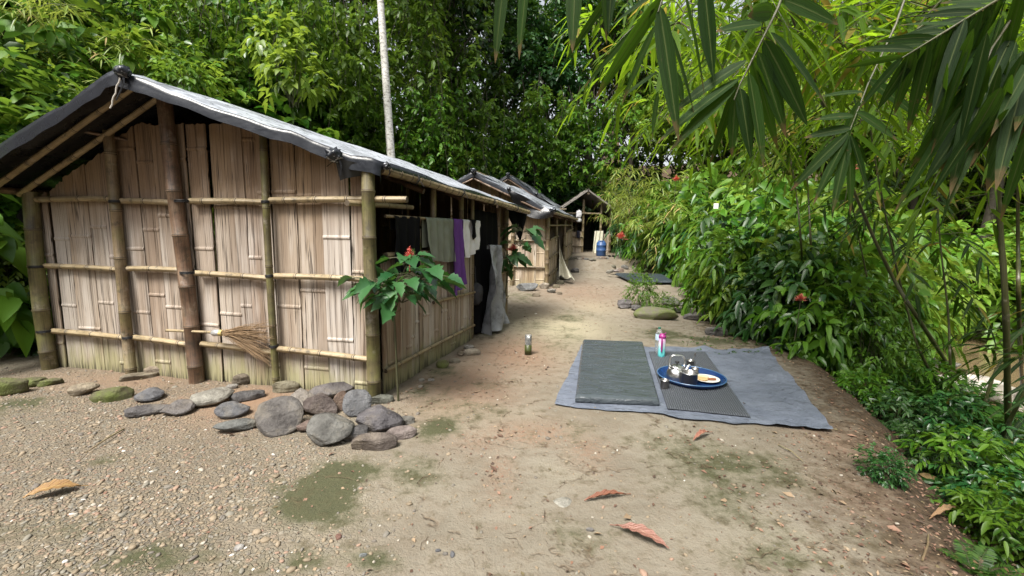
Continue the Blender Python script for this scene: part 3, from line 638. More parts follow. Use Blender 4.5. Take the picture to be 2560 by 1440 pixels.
def roof_sheet(name, mat, parent, eL, rd, eR, nu=26, nv=40, wr=.03, seed=1, hemL=.06, hemR=.06, front=.09, lift=.0, fold=1.0, sag=.03):
    """tarp over both slopes: eL, rd, eR = (front, back) points of left eave, ridge and right eave"""
    mb = MB(); us = np.concatenate([[-1.03], np.linspace(-1, 1, nu*2+1), [1.03]]); vs = np.concatenate([[-.03, -.022, -.014, -.007], [0, .008, .018, .03], np.linspace(.045, 1, nv), [1.012]])
    Uu, Vv = np.meshgrid(us, vs); vc = np.clip(Vv, 0, 1)[..., None]; uc = np.clip(np.abs(Uu), 0, 1)[..., None]
    rl = np.asarray(rd[0])*(1-vc)+np.asarray(rd[1])*vc
    ee = np.where((Uu < 0)[..., None], np.asarray(eL[0])*(1-vc)+np.asarray(eL[1])*vc, np.asarray(eR[0])*(1-vc)+np.asarray(eR[1])*vc)
    Pg = rl*(1-uc)+ee*uc
    ang = np.arctan2(Vv+.02, np.abs(Uu)+.02); rad = np.hypot(Vv*1.6, Uu)
    wv = wr*(fbm(Uu*3+seed, Vv*4+seed, seed, 4)-.45)+.5*wr*fold*np.sin(ang*34+3*vnoise(Uu*2, Vv*2, seed))*np.exp(-rad*2.2)*np.minimum(rad*4, 1)
    wv += .35*wr*np.sin((Uu*9+2.*vnoise(Vv*3, Uu, seed+3))*2)*sstep(.2, .9, np.abs(Uu))
    Pg[..., 2] += wv-sag*np.sin(np.clip(np.abs(Uu), 0, 1)*PI)+lift
    Pg[..., 2] += np.where(Uu > 1.001, -hemR, 0)+np.where(Uu < -1.001, -hemL, 0)
    Pg[..., 2] += .006*np.sin(Uu*38+6*vnoise(Uu*4, Vv*6, seed+21))*np.exp(-np.clip(Vv, 0, 1)*9)+.02*(vnoise(Uu*9, Vv*7, seed+5)-.5)
    dirf = unit(np.asarray(rd[0])-np.asarray(rd[1]))
    hem = front*(.7+.35*vnoise(Uu*3, Uu*0, seed+9))
    Pg[..., 2] -= .015*(1-np.clip(Vv/.06, 0, 1))**2
    Pg += np.where(Vv < 0, (-Vv/.03)**.8, 0)[..., None]*(V3(0, 0, -1)*hem[..., None]+dirf*(.012+.007*np.sin(Uu*47+5*vnoise(Uu*5, Uu*0, seed)))[..., None])
    Pg += np.where(Vv > 1, 1.0, 0)[..., None]*V3(0, 0, -.06)
    mb.grid(Pg, np.stack([Uu, Vv], -1)); return mb.build(name, M[mat], parent)
def lump(name, p, r, mat, parent, tails=(), seed=3):
    v = ICO3*np.array([1, 1, .9])*r; n = np.array([mnoise.noise(Vector(q*2.3)+Vector((seed, 0, 0)))+.6*mnoise.noise(Vector(q*5)+Vector((seed, 0, 0))) for q in ICO3])
    mb = MB(); mb.add(v*(1+.45*n)[:, None]+p, ICOF3)
    for (dx, dy, dz, w_) in tails:
        t = np.linspace(0, 1, 7)[:, None]; pts = np.asarray(p)+V3(dx, dy, dz)*t+V3(.02, 0, .0)*np.sin(t*4)
        a = V3(w_, 0, 0); Pg = np.stack([pts-a*(1-.4*t), pts+V3(0, -.008, 0), pts+a*(1-.4*t)], 1); mb.grid(Pg)
    return mb.build(name, M[mat], parent)

def xy(p): return np.array(p[:2], float)
# ---- near hut
A = xy(G(945, 992)); Lc = xy(G(148, 915)); Fc = xy(G(1264, 795)); Bc = Lc+(Fc-A)
nf = unit(np.array([-(Lc-A)[1], (Lc-A)[0]])); nf = nf if nf[1] < 0 else -nf
ns = unit(np.array([(Fc-A)[1], -(Fc-A)[0]])); dF = unit(Fc-A); dW = unit(A-Lc); WL = np.linalg.norm(A-Lc); SL = np.linalg.norm(Fc-A)
hut = empty('bamboo_hut', (float((A+Lc)[0]/2), float((A+Lc)[1]/2), 0), 'nearest and largest bamboo hut, its weathered plank gable facing the stone pile', 'hut', 'bamboo huts along the path')
rg = np.random.default_rng(21)
def wp(s, z, off=0.): q = Lc+(A-Lc)*s+nf*off; return V3(q[0], q[1], z)
def sp(q, z, off=0.): w_ = A+(Fc-A)*q+ns*off; return V3(w_[0], w_[1], z)
def s_of(px, z=0.):   # where a photo column meets the front wall
    lo, hi = -.2, 1.2
    for _ in range(40):
        mid = (lo+hi)/2; p = wp(mid, 1.0); v = p-CAM; x = 1280+FOC*v.dot(_R)/v.dot(_F)
        lo, hi = (mid, hi) if x < px else (lo, mid)
    return mid
s1, s2, s3 = s_of(328), s_of(492), s_of(691)
SR = s_of(466)
ZEL, ZER, ZR = 1.84, 2.03, 2.72
def gable(s): return np.where(s < SR, ZEL+(ZR-ZEL)*s/SR, ZR+(ZER-ZR)*(s-SR)/(1-SR))
po = .075
posts = []
for (s, r, zt_, mat, b) in ((0.0, .066, 1.80, 'pole_green', .02), (s1, .047, float(gable(s1))-.03, 'pole_old', .03), (s2, .064, float(gable(s2))-.02, 'pole_brown', .0), (s3, .031, float(gable(s3))-.03, 'pole_green', .0), (1.0, .058, 1.97, 'pole_green', .0)):
    top = wp(s+(SR-s2 if abs(s-s2) < 1e-6 else 0), zt_, po); 
    posts.append(pole('post', wp(s, -.15, po), top, r, mat, hut, bend=b, rg=rg, step=.42 if r > .05 else .5, n=16))
ss = [0, s1, s2, s3, 1.0]; rr = [.066, .047, .064, .031, .058]
for k in range(4):
    a, b = ss[k], ss[k+1]; pa, pb = wp(a, 0), wp(b, 0)
    boards(pa, pb, lambda m: -.02, lambda m, a=a, b=b: min(float(gable(a+(b-a)*m))-.08, 2.43+.02*math.sin(9*(a+(b-a)*m))), nf, rg=rg, wr=(.12, .27), ncol=9).build('wall_panel', M['board'], hut, smooth=False)
    for z, r in ((.40, .029), (1.065, .027), (1.715, .029)):
        ea = a+rr[k]/WL*.9; eb = b-rr[k+1]/WL*.9
        if k == 3 and z > 1.6: eb = 1.09
        if k == 3 and 1 < z < 1.2: eb = .985
        z0 = z+rg.normal()*.012; pole('rail', wp(ea, z0, po-.02), wp(eb, z0+rg.normal()*.012-(.02 if z < .5 else 0), po-.02), r, 'rail', hut, rg=rg, step=.33, bend=.006)
for k, zz in ((0, (.40, 1.06)), (1, (.40, 1.71)), (2, (1.065, 1.715)), (3, (1.065, 1.715, .42))):
    for z in zz: tie(wp(ss[k], z, po), V3(0, 0, 1), rr[k]+.006, posts[k]).location
# side wall towards the path
sill = pole('sill_rail', sp(.03, 1.265, .03), sp(.40, 1.255, .03), .028, 'rail', hut, rg=rg)
pole('sill_rail', sp(.41, 1.235, .02), sp(.60, 1.25, .02), .022, 'pole_old', hut, rg=rg)
boards(sp(.02, 0), sp(.585, 0), lambda m: -.02, lambda m: 1.24, ns, rg=rg, wr=(.07, .15), ncol=6).build('wall_panel', M['board'], hut, smooth=False)
boards(sp(.885, 0), sp(1.0, 0), lambda m: 0, lambda m: 1.2, ns, rg=rg, wr=(.07, .14), ncol=6).build('wall_panel', M['board'], hut, smooth=False)
for z0, z1, qa, qb in ((.22, .20, .02, .59), (.70, .66, .27, .59), (.36, .38, .885, 1.0), (.80, .82, .885, 1.0)):
    pole('rail', sp(qa, z0, .035), sp(qb, z1, .035), .020, 'rail', hut, rg=rg, taper=.85)
for q, r, z0, mt in ((.30, .036, 1.2, 'pole_old'), (.50, .036, 1.2, 'pole_old'), (.60, .03, -.1, 'pole_old'), (.885, .05, -.1, 'pole_brown'), (1.0, .05, -.1, 'pole_old')):
    posts.append(pole('post', sp(q, z0, -.02), sp(q, 1.97-.13*q, -.02), r, mt, hut, rg=rg))
clp = pole('clothes_pole', sp(.02, 1.605, .06), sp(.57, 1.62, .06), .014, 'rail', hut, rg=rg)
pole('wall_plate', sp(-.06, 1.70, -.09), sp(.17, 1.71, .0), .025, 'rail', hut, rg=rg)
# rear and left walls, ragged top leaves slits of light
boards(V3(*Lc, 0), V3(*Bc, 0), lambda m: 0, lambda m: 1.78, -ns, rg=rg, gaps=.06).build('wall_panel', M['board_far'], hut, smooth=False)
def gback(m): return gable(m)
boards(V3(*Bc, 0), V3(*Fc, 0), lambda m: 0, lambda m: float(gable(m))-.06, -nf, rg=rg, gaps=.2, wr=(.09, .16)).build('wall_panel', M['board_far'], hut, smooth=False)
for p in (Bc, (Bc+Fc)/2): pole('post', V3(*(p-nf*.08), -.1), V3(*(p-nf*.08), 1.8 if p is Bc else 2.6), .055, 'pole_old', hut, rg=rg)
pole('rail', V3(*(Bc*.45+Fc*.55+nf*.05), 1.53), V3(*(Fc+nf*.05), 1.53), .03, 'pole_old', hut, rg=rg)
# ridge pole, eave poles, rafters
dB = -dF
rt = P(300, 190, 3.62); rm = wp(SR, ZR, 0); dR = unit(rm-rt); rb = rm+V3(*(dF*(SL+.35)), 0); rb[2] = ZR-.03
ridge = pole('ridge_pole', rt, rb-V3(0, 0, .05), .032, 'pole_brown', hut, rg=rg)
eR0 = P(952, 424, 3.72); eR1 = P(1322, 530, 7.95)
eave = pole('eave_pole', eR0, eR1, .040, 'rail', hut, rg=rg, step=.16)
eL0 = V3(*(Lc-dW*.12-dF*.52), ZEL-.04); eL1 = V3(*(Bc-dW*.12+dF*.3), ZEL-.04)
pole('eave_pole', eL0, eL1, .035, 'pole_old', hut, rg=rg)
for f, r in ((.31, .027), (.11, .028), (-.9, .03), (-1.9, .03), (-2.9, .03)):
    rp = rm+V3(*(-dF*f), -.10 if f < .2 else -.075); lp = V3(*(Lc-dW*.06-dF*f), ZEL-(.07 if f < .2 else .04)); pole('rafter', lp, rp, r, 'rail' if f > 0 else 'pole_brown', hut, rg=rg, taper=.9)
    if f < 0: pole('rafter', V3(*(A+dF*(-f)), ZER-.14), rp, r, 'pole_brown', hut, rg=rg, taper=.9)
pole('brace', P(128, 312, 4.02), P(330, 352, 4.30), .016, 'pole_brown', hut, rg=rg)
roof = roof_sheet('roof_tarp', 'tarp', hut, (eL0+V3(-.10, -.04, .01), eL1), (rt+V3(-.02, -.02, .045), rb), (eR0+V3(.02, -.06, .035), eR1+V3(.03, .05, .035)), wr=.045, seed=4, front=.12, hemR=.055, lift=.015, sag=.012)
# gathered corners, knots and flaps of the tarp
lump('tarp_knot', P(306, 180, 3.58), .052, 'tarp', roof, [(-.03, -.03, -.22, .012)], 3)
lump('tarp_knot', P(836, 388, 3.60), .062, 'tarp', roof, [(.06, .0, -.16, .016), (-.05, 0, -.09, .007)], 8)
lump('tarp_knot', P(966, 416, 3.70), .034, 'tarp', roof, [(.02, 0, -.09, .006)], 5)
fl = MB(); pa, pb, pc = P(836, 392, 3.60), P(955, 424, 3.70), P(850, 452, 3.66)
t_ = np.linspace(0, 1, 14)
Pg = np.array([[(pa*(1-u)+pb*u)*(1-v)+(pc*(1-u)+pb*u)*v+V3(0, -.03*math.sin(u*9)*v, 0) for u in t_] for v in t_]); fl.grid(Pg); fl.build('tarp_flap', M['tarp_in'], roof)
fl = MB(); pa, pb, pc = P(1262, 522, 7.6), P(1318, 536, 7.9), P(1301, 606, 7.75)
Pg = np.array([[(pa*(1-u)+pb*u)*(1-v)+(pc*(1-u*.0))*v+V3(0, -.05*math.sin(u*9)*(1-v), 0) for u in t_] for v in np.linspace(0, .97, 12)]); fl.grid(Pg); fl.build('tarp_flap', M['black_cloth'], roof)
for q in (.12, .35, .58, .82): tie(eR0*(1-q)+eR1*q, eR1-eR0, .050, eave, turns=2)
mb = MB(); pts = np.array([P(300, 195, 3.55)+V3(-.012*k, 0, -.028*k)+V3(.006*math.sin(k*2), 0, 0) for k in range(9)]); mb.tube(pts, .006, 5); mb.build('hanging_string', M['string'], roof)
mb = MB(); mb.tube(np.array([wp(0, 1.70, .05), wp(-.03, 1.55, .07), wp(-.01, 1.42, .06)]), [.05, .06, .01], 7); mb.build('hanging_rag', M['black_cloth'], hut)

# ---- huts further along
def far_hut(label, A, Lc, Fc, zA, zF, ze, zr, over, mat='board_far', seed=1, door=(.38, .78), sillh=1.15, gsteps=4, ep=(0, 0), rback=.2):
    A, Lc, Fc = xy(A), xy(Lc), xy(Fc); Bc = Lc+Fc-A; dF = unit(Fc-A); dW = unit(A-Lc); W = np.linalg.norm(A-Lc)
    n_f = np.array([dW[1], -dW[0]]); n_f = n_f if n_f[1] < 0 else -n_f; n_s = np.array([dF[1], -dF[0]]); rg = np.random.default_rng(seed)
    h = empty('bamboo_hut', (*((A+Lc)/2), zA), label, 'hut', 'bamboo huts along the path')
    def wq(s, z, o=0): q = Lc+(A-Lc)*s+n_f*o; return V3(*q, z)
    def sq(s, z, o=0): q = A+(Fc-A)*s+n_s*o; return V3(*q, z)
    zb = lambda q: zA+(zF-zA)*q
    gab = lambda s: ze+(zr-ze)*(1-abs(s-.5)*2)
    S = np.linspace(0, 1, gsteps+1)
    for a, b in zip(S[:-1], S[1:]):
        boards(wq(a, 0), wq(b, 0), lambda m: zA-.05, lambda m, a=a, b=b: gab(a+(b-a)*m)-.06, n_f, rg=rg, wr=(.12, .28), ncol=5).build('wall_panel', M[mat], h, smooth=False)
    for s in S: pole('post', wq(s, zA-.1, .05), wq(s, gab(s)-.02, .05), .05, 'pole_old', h, rg=rg)
    for z in (.5, 1.15, 1.75):
        for a, b in zip(S[:-1], S[1:]): pole('rail', wq(a+.05/W, zA+z, .045), wq(b-.05/W, zA+z, .045), .026, 'pole_old', h, rg=rg)
    for a, b in ((.02, door[0]), (door[1], 1.0)):
        boards(sq(a, 0), sq(b, 0), lambda m, a=a, b=b: zb(a+(b-a)*m)-.05, lambda m, a=a, b=b: zb(a+(b-a)*m)+sillh, n_s, rg=rg, wr=(.1, .2), ncol=5).build('wall_panel', M[mat], h, smooth=False)
        for z in (.28, .72, sillh+.02): pole('rail', sq(a, zb(a)+z, .04), sq(b, zb(b)+z, .04), .022, 'pole_old', h, rg=rg)
    for q in (0.0, door[0], door[1], 1.0): pole('post', sq(q, zb(q)-.1, -.02), sq(q, ze, -.02), .045, 'pole_old', h, rg=rg)
    pole('rail', sq(.02, ze-.38, .0), sq(1, ze-.30, .0), .018, 'rail', h, rg=rg)
    boards(V3(*Lc, 0), V3(*Bc, 0), lambda m: zA-.05, lambda m: ze-.05, -n_s, rg=rg).build('wall_panel', M[mat], h, smooth=False)
    boards(V3(*Bc, 0), V3(*Fc, 0), lambda m: zF-.1, lambda m: gab(m)-.06, -n_f, rg=rg, gaps=.2).build('wall_panel', M[mat], h, smooth=False)
    r0 = V3(*((A+Lc)/2-dF*over), zr+.03); r1 = V3(*((Bc+Fc)/2+dF*rback), zr+.03)
    pole('ridge_pole', r0, r1-V3(0, 0, .05), .035, 'pole_old', h, rg=rg)
    e0 = V3(*(A-dF*over*.8+dW*.16), ze-.06+ep[0]); e1 = V3(*(Fc+dF*.2+dW*.16), ze-.06+ep[1]); l0 = V3(*(Lc-dF*over-dW*.16), ze-.06); l1 = V3(*(Bc+dF*.2-dW*.16), ze-.06)
    pole('eave_pole', e0-V3(0, 0, .03), e1-V3(0, 0, .03), .035, 'pole_old', h, rg=rg); pole('eave_pole', l0-V3(0, 0, .03), l1-V3(0, 0, .03), .035, 'pole_old', h, rg=rg)
    for q in (0, .25, .5, .75, 1):
        for e in ((e0, e1), (l0, l1)): pole('rafter', e[0]*(1-q)+e[1]*q-V3(0, 0, .12), r0*(1-q)+r1*q-V3(0, 0, .17), .026, 'pole_brown', h, rg=rg)
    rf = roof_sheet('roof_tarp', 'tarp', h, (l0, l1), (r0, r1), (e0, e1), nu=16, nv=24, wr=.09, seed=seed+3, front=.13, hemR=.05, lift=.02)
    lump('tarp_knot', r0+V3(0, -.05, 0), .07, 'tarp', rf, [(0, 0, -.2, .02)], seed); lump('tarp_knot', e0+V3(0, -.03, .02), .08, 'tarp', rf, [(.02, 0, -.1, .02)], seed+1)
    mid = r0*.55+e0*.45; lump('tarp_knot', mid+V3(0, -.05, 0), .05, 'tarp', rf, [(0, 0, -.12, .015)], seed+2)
    fl = MB(); pa, pb = mid, e0; Pg = np.array([[pa*(1-u)+pb*u+V3(0, -.02-.05*math.sin(u*7+v*3), -(.10+.36*math.sin(u*PI)**.7*(1-.35*u))*v) for u in np.linspace(0, 1, 18)] for v in np.linspace(0, 1, 8)]); fl.grid(Pg); fl.build('tarp_flap', M['tarp'], rf)
    return h, sq
hut2, sq2 = far_hut('second bamboo hut along the path, wrinkled tarp roof, pale slab before it', (.86, 10.85), (-2.55, 11.5), (2.0, 15.1), .12, .44, 2.03, 2.86, .45, seed=31, door=(.30, .66), ep=(.0, -.02))
hut3, sq3 = far_hut('third bamboo hut with the highest ridge, mostly hidden behind the second', (1.95, 16.0), (-2.2, 16.6), (2.9, 19.8), .55, .62, 2.05, 3.45, .35, seed=47, sillh=1.1)

# ---- open shed at the end of the path
M['thatch'] = simple('grey weathered thatch', (.20, .18, .16), .9, 30, .5, .6)
sd = empty('open_shed', (3.0, 17.4, .6), 'small open shed with dark interior and steep roof at the end of the path', 'shed')
zb = .6; rg = np.random.default_rng(77)
SX = lambda px, Y=17.4: (px-1280)/FOC*Y
xl, xr, xd0, xd1 = SX(1405), SX(1521), SX(1453), SX(1497)
for px, zt_ in ((1405, 2.35), (1453, 2.75), (1497, 2.75), (1521, 2.4)): pole('post', V3(SX(px), 17.4, zb-.2), V3(SX(px), 17.4, zt_), .05, 'pole_old', sd, rg=rg)
for px in (1405, 1521): pole('post', V3(SX(px), 20.2, zb-.2), V3(SX(px), 20.2, 2.4), .05, 'pole_old', sd, rg=rg)
boards(V3(xl, 17.4, 0), V3(xd0, 17.4, 0), lambda m: zb-.05, lambda m: zb+.92, (0, -1), rg=rg, wr=(.12, .25)).build('wall_panel', M['board_far'], sd, smooth=False)
boards(V3(xd1+.12, 17.4, 0), V3(xr, 17.4, 0), lambda m: zb-.05, lambda m: zb+.85, (0, -1), rg=rg, wr=(.12, .25)).build('wall_panel', M['board_far'], sd, smooth=False)
M['shed_dark'] = simple('near black boards', (.03, .024, .02), .8, 9, .4)  # almost black colour for the rear and side walls of the shed
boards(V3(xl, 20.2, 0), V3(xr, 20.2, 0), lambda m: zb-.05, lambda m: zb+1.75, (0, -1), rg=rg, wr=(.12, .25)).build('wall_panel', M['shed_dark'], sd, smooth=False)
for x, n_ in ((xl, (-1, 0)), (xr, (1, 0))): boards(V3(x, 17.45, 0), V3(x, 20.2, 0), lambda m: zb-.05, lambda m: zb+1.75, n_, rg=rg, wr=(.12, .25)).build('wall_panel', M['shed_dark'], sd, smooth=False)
pole('rail', V3(xl, 17.35, 2.22), V3(xd1, 17.35, 2.22), .04, 'pole_old', sd, rg=rg)
for z in (.35, .72): pole('rail', V3(xl, 17.36, zb+z), V3(xd0, 17.36, zb+z), .025, 'pole_old', sd, rg=rg)
r0, r1 = V3(SX(1459), 17.0, 3.05), V3(SX(1459), 20.6, 3.05)
e0, l0 = V3(SX(1518), 17.0, 2.42), V3(SX(1402), 17.0, 2.42)
mb = MB(); nn = 24
for ea in (l0, e0):
    for top in (0, 1):
        Pg = np.array([[(r0*(1-u)+ea*u)*1+V3(0, 3.6*v, 0)+V3(0, -.02*rng.random(), (.06 if top else 0)+.025*rng.normal()*top) for u in np.linspace(-.03, 1.08, 14)] for v in np.linspace(0, 1, nn)]); mb.grid(Pg)
    Pg = np.array([[(r0*(1-u)+ea*u)+V3(0, -.01, .06*k) for u in np.linspace(-.03, 1.08, 14)] for k in (0, 1)]); mb.grid(Pg)
mb.build('thatched_roof', M['thatch'], sd); pole('ridge_pole', r0-V3(0, .1, .1), r1, .04, 'pole_old', sd, rg=rg)
# ------------------------------------------------------------------ cloth and things hanging on the huts
def cloth_mat(name, col, rough=.85): return simple(name, col, rough, 9, .22, .15, .12)
def hang(name, pts, drop, mat, label, cat, folds=5, amp=.035, back=.12, nout=None, flare=0., hem=0., nu=40, nv=26, seed=1, shear=0., group=None, prof=None):
    """cloth thrown over a pole: pts = top edge from/to, falls by drop on the outer side and a bit behind"""
    a, b = np.asarray(pts[0], float), np.asarray(pts[1], float); n = V3(*nout, 0); d = unit(b-a); L = np.linalg.norm(b-a)
    mb = MB(); U = np.linspace(0, 1, nu); T = np.concatenate([-np.linspace(back, .012, 5), [0], np.linspace(.012, drop, nv)]) ; Pg = np.zeros((len(T), nu, 3))
    for i, t in enumerate(T):
        f = max(t, 0)/drop
        ph = 2*PI*folds*U+.9*np.sin(2.3*f+seed)+1.3*vnoise(U*3, np.full(nu, f*1.5), seed)*2
        o = (.022 if t > 0.005 else (.0 if t > -.005 else -.025))+amp*(.25+.75*f)*np.sin(ph)*(1 if t > .01 else .2)+amp*.6*(vnoise(U*7, np.full(nu, f*6), seed+2)-.5)
        zz = -abs(t)*(1+hem*np.sin(U*PI*1.0+seed)*(f)) if prof is None else -abs(t)*(np.interp(U, prof[0], prof[1]) if t > 0 else 1)
        zz = np.broadcast_to(zz, (nu,))
        ctr = (U-.5)*(1+flare*f)+.5
        Pg[i] = a+d*(ctr*L)[:, None]+d*(shear*f)+n*o[:, None]+V3(0, 0, 1)*(zz+.012*(1 if abs(t) < .02 else 0))[:, None]
        Pg[i][:, 2] += (b-a)[2]*0
    mb.grid(Pg, np.stack(np.meshgrid(U, T), -1))
    o = mb.build(name, mat, None, True, org=(a+b)/2); tag(o, label, cat, group); return o
LG = 'laundry on the near hut'
hang('dark_garment', (sp(.05, 1.61, .06), sp(.17, 1.612, .06)), .52, M['black_cloth'], 'black garment hanging in the open window nearest the corner post', 'garment', 3, .03, nout=ns, seed=3, group=LG)
hang('grey_shirt', (sp(.205, 1.613, .06), sp(.375, 1.617, .06)), .46, cloth_mat('grey green cotton', (.205, .225, .18)), 'grey green shirt draped over the clothes pole, left of the purple cloth', 'shirt', 4, .03, .3, ns, hem=.06, seed=5, shear=.05, group=LG)
hang('purple_cloth', (sp(.375, 1.617, .07), sp(.455, 1.618, .07)), .84, cloth_mat('purple cloth', (.13, .055, .235)), 'long purple cloth hanging between grey shirt and white cloth', 'cloth', 2.5, .035, .4, ns, hem=.06, seed=8, shear=.03, flare=.25, group=LG)
hang('white_cloth', (sp(.45, 1.618, .07), sp(.60, 1.62, .07)), .43, cloth_mat('white cloth', (.66, .66, .66)), 'white rounded cloth hanging at the right end of the clothes pole', 'cloth', 3.5, .03, .3, ns, seed=11, group=LG, prof=([0, .2, .4, .6, .8, 1], [1.02, 1.08, 1.05, .97, .88, .76]))
hang('black_strap', (sp(.505, 1.625, .10), sp(.545, 1.625, .10)), .25, M['black_cloth'], 'black strap garment hanging over the white cloth', 'garment', 1.5, .02, .1, ns, seed=14, group=LG, prof=([0, .5, 1], [.6, 1., .5]))
# doorway tarps
hang('grey_tarp_curtain', (sp(.66, 1.29, .16), sp(.80, 1.27, .16)), 1.22, M['tarp_curtain'], 'worn grey plastic tarp curtain pulled aside in the near hut doorway', 'curtain', 1.9, .12, .05, ns, hem=-.03, seed=17, flare=.35, shear=-.10, nu=50, nv=40)
hang('black_tarp_curtain', (sp(.60, 1.78, -.04), sp(.87, 1.76, -.04)), 1.74, M['black_cloth'], 'black curtain hanging behind the grey tarp in the near hut doorway', 'curtain', 4, .05, .05, ns, seed=19)
bagm = cloth_mat('dark grey bag cloth', (.05, .05, .055)); v = stone_shape(61, .16, .8, 0)*np.array([.10, .10, .15]); mb = MB(); c = sp(.63, .62, .0); mb.add(v+c, ICOF)
mb.tube(np.array([c+V3(0, 0, .13), c+V3(-.01, 0, .22), sp(.63, 1.0, -.02)]), .008, 5); tag(mb.build('cloth_bag', bagm, None, True, org=c), 'small dark cloth bag hanging at the left side of the doorway', 'bag')
# second hut and shed
q0 = sq2(.30, 1.50, .05); q1 = sq2(.42, 1.46, .05)
sheet = MB(); U = np.linspace(0, 1, 26); Vv = np.linspace(0, 1, 30)
pt, pl, pr_ = P(1398, 592, 11.9), P(1396, 690, 11.6), P(1438, 698, 11.5)
Pg = np.array([[pt*(1-v)+(pl*(1-u)+pr_*u)*v+V3(-.10*math.sin(v*PI)*u, -.10*math.sin(u*9+v*2)*v-.06*v, .04*math.sin(u*11)*v) for u in U] for v in Vv]); sheet.grid(Pg)
tag(sheet.build('white_plastic_sheet', M['sheet_white'], None, True, org=pl), 'yellowish white plastic sheet trailing from the second hut doorway onto the rocks', 'plastic sheet')
sheet = MB(); a, b = P(1487, 577, 17.25), P(1508, 577, 17.25); c, d = P(1480, 641, 17.1), P(1503, 641, 17.1)
Pg = np.array([[(a*(1-u)+b*u)*(1-v)+(c*(1-u)+d*u)*v+V3(0, -.05*math.sin(u*14+v*2)*(.3+.7*v), 0) for u in U] for v in Vv]); sheet.grid(Pg)
tag(sheet.build('white_plastic_sheet', M['sheet_white'], None, True, org=c), 'white plastic sheet hanging behind the blue barrel in the shed doorway', 'plastic sheet')
def softbag(name, px, py, w, h, Y, mat, label, cat, seed):
    k = Y/FOC; c = P(px, py, Y); v = stone_shape(seed, .2, .85, 0)*np.array([w*k*.5, w*k*.3, h*k*.5]); mb = MB(); mb.add(v+c, ICOF)
    mb.tube(np.array([c+V3(0, 0, h*k*.45), c+V3(.01, .02, h*k*.7)]), .01, 5); return tag(mb.build(name, mat, None, True, org=c), label, cat)
softbag('white_bag', 1447, 536, 14, 18, 17.2, cloth_mat('white bag', (.55, .54, .55)), 'white cloth bag hanging from the shed beam', 'bag', 5)
softbag('white_bag', 1447, 551, 13, 10, 17.2, cloth_mat('white rag', (.45, .45, .45)), 'small white rag under the bag on the shed beam', 'rag', 9)
hang('dark_rag', (V3(SX(1437), 17.33, zb+.94), V3(SX(1445), 17.33, zb+.94)), .27, cloth_mat('dark rag', (.02, .02, .03)), 'dark rag slung over the shed half wall', 'rag', 2, .02, .1, (0, -1), seed=4, nu=16, nv=14)
# blue barrel
g = GT(1502, 640); mb = MB(); mb.lathe([(0, 0), (.155, 0), (.175, .03), (.178, .2), (.186, .21), (.178, .22), (.178, .38), (.186, .39), (.178, .40), (.165, .48), (.13, .53), (.115, .535), (.115, .56), (0, .56)], (g[0], g[1], g[2]), 28)
brl = mb.build('blue_barrel', simple('blue drum plastic', (.035, .085, .22), .4, 5, .25), None, True, org=g); tag(brl, 'blue plastic barrel standing by the shed doorway', 'barrel')
mb = MB(); mb.tube(np.array([g+V3(-.06, -.13, .50), g+V3(-.06, -.15, .545), g+V3(.0, -.15, .55), g+V3(.02, -.13, .51)]), .012, 7); mb.build('handle', bpy.data.materials['blue drum plastic'], brl)
g = GT(1530, 642); mb = MB()
for dx in (-.09, .05): mb.add(ICO3*np.array([.05, .12, .03])+g+V3(dx, 0, .03), ICOF3)
tag(mb.build('dark_sandals', M['black_cloth'], None, True, org=g), 'pair of dark sandals on the earth right of the blue barrel', 'sandals')
# broom tucked behind the posts
Yb = wp(s2, 0, .16)[1]
def wpx(px, py, off):     # photo point on the front wall plane pushed out
    s = s_of(px); p = P(px, py, wp(s, 0, off)[1]); return p
b0, b1 = wpx(415, 826, .075), wpx(535, 832, .15); b2 = wpx(568, 832, .16)
broom = empty('broom', b1, 'stick broom with brown bristles tucked sideways behind the thick post', 'broom')
mb = MB(); bamboo(mb, b0, b2, .013, rg=rg); mb.build('handle', [M['rail'], M['node']], broom)
dd = unit(b2-b1); mb = MB(); mb.tube(np.array([b1-dd*.02, b1+dd*.005, b1+dd*.05, b1+dd*.07]), [.02, .033, .032, .028], 14); mb.build('metal_cap', simple('crumpled foil', (.6, .6, .6), .35, 30, .3, .4, metal=.7), broom)
mb = MB(); mb.tube(np.array([b1+dd*.07, b1+dd*.105]), [.029, .027], 14); mb.build('yellow_binding', simple('yellow cord', (.45, .36, .14), .8), broom)
mb = MB(); r2 = np.random.default_rng(3)
e0_, e1_ = wpx(692, 800, .12), wpx(684, 928, .13)
for k in range(230):
    u = r2.random(); e = e0_*(1-u)+e1_*u; st = b2-dd*.03+r2.normal(size=3)*.011; L_ = .5+.45*r2.random()
    e = st+(e-st)*L_+r2.normal(size=3)*.014; mid = (st+e)/2+V3(0, 0, .02*math.sin(u*PI))+r2.normal(size=3)*.012
    mb.tube(np.array([st, mid, e]), [.0024, .002, .0011], 4, cap=False)
mb.build('bristles', simple('dry broom bristles', (.21, .135, .07), .75, 60, .4), broom)

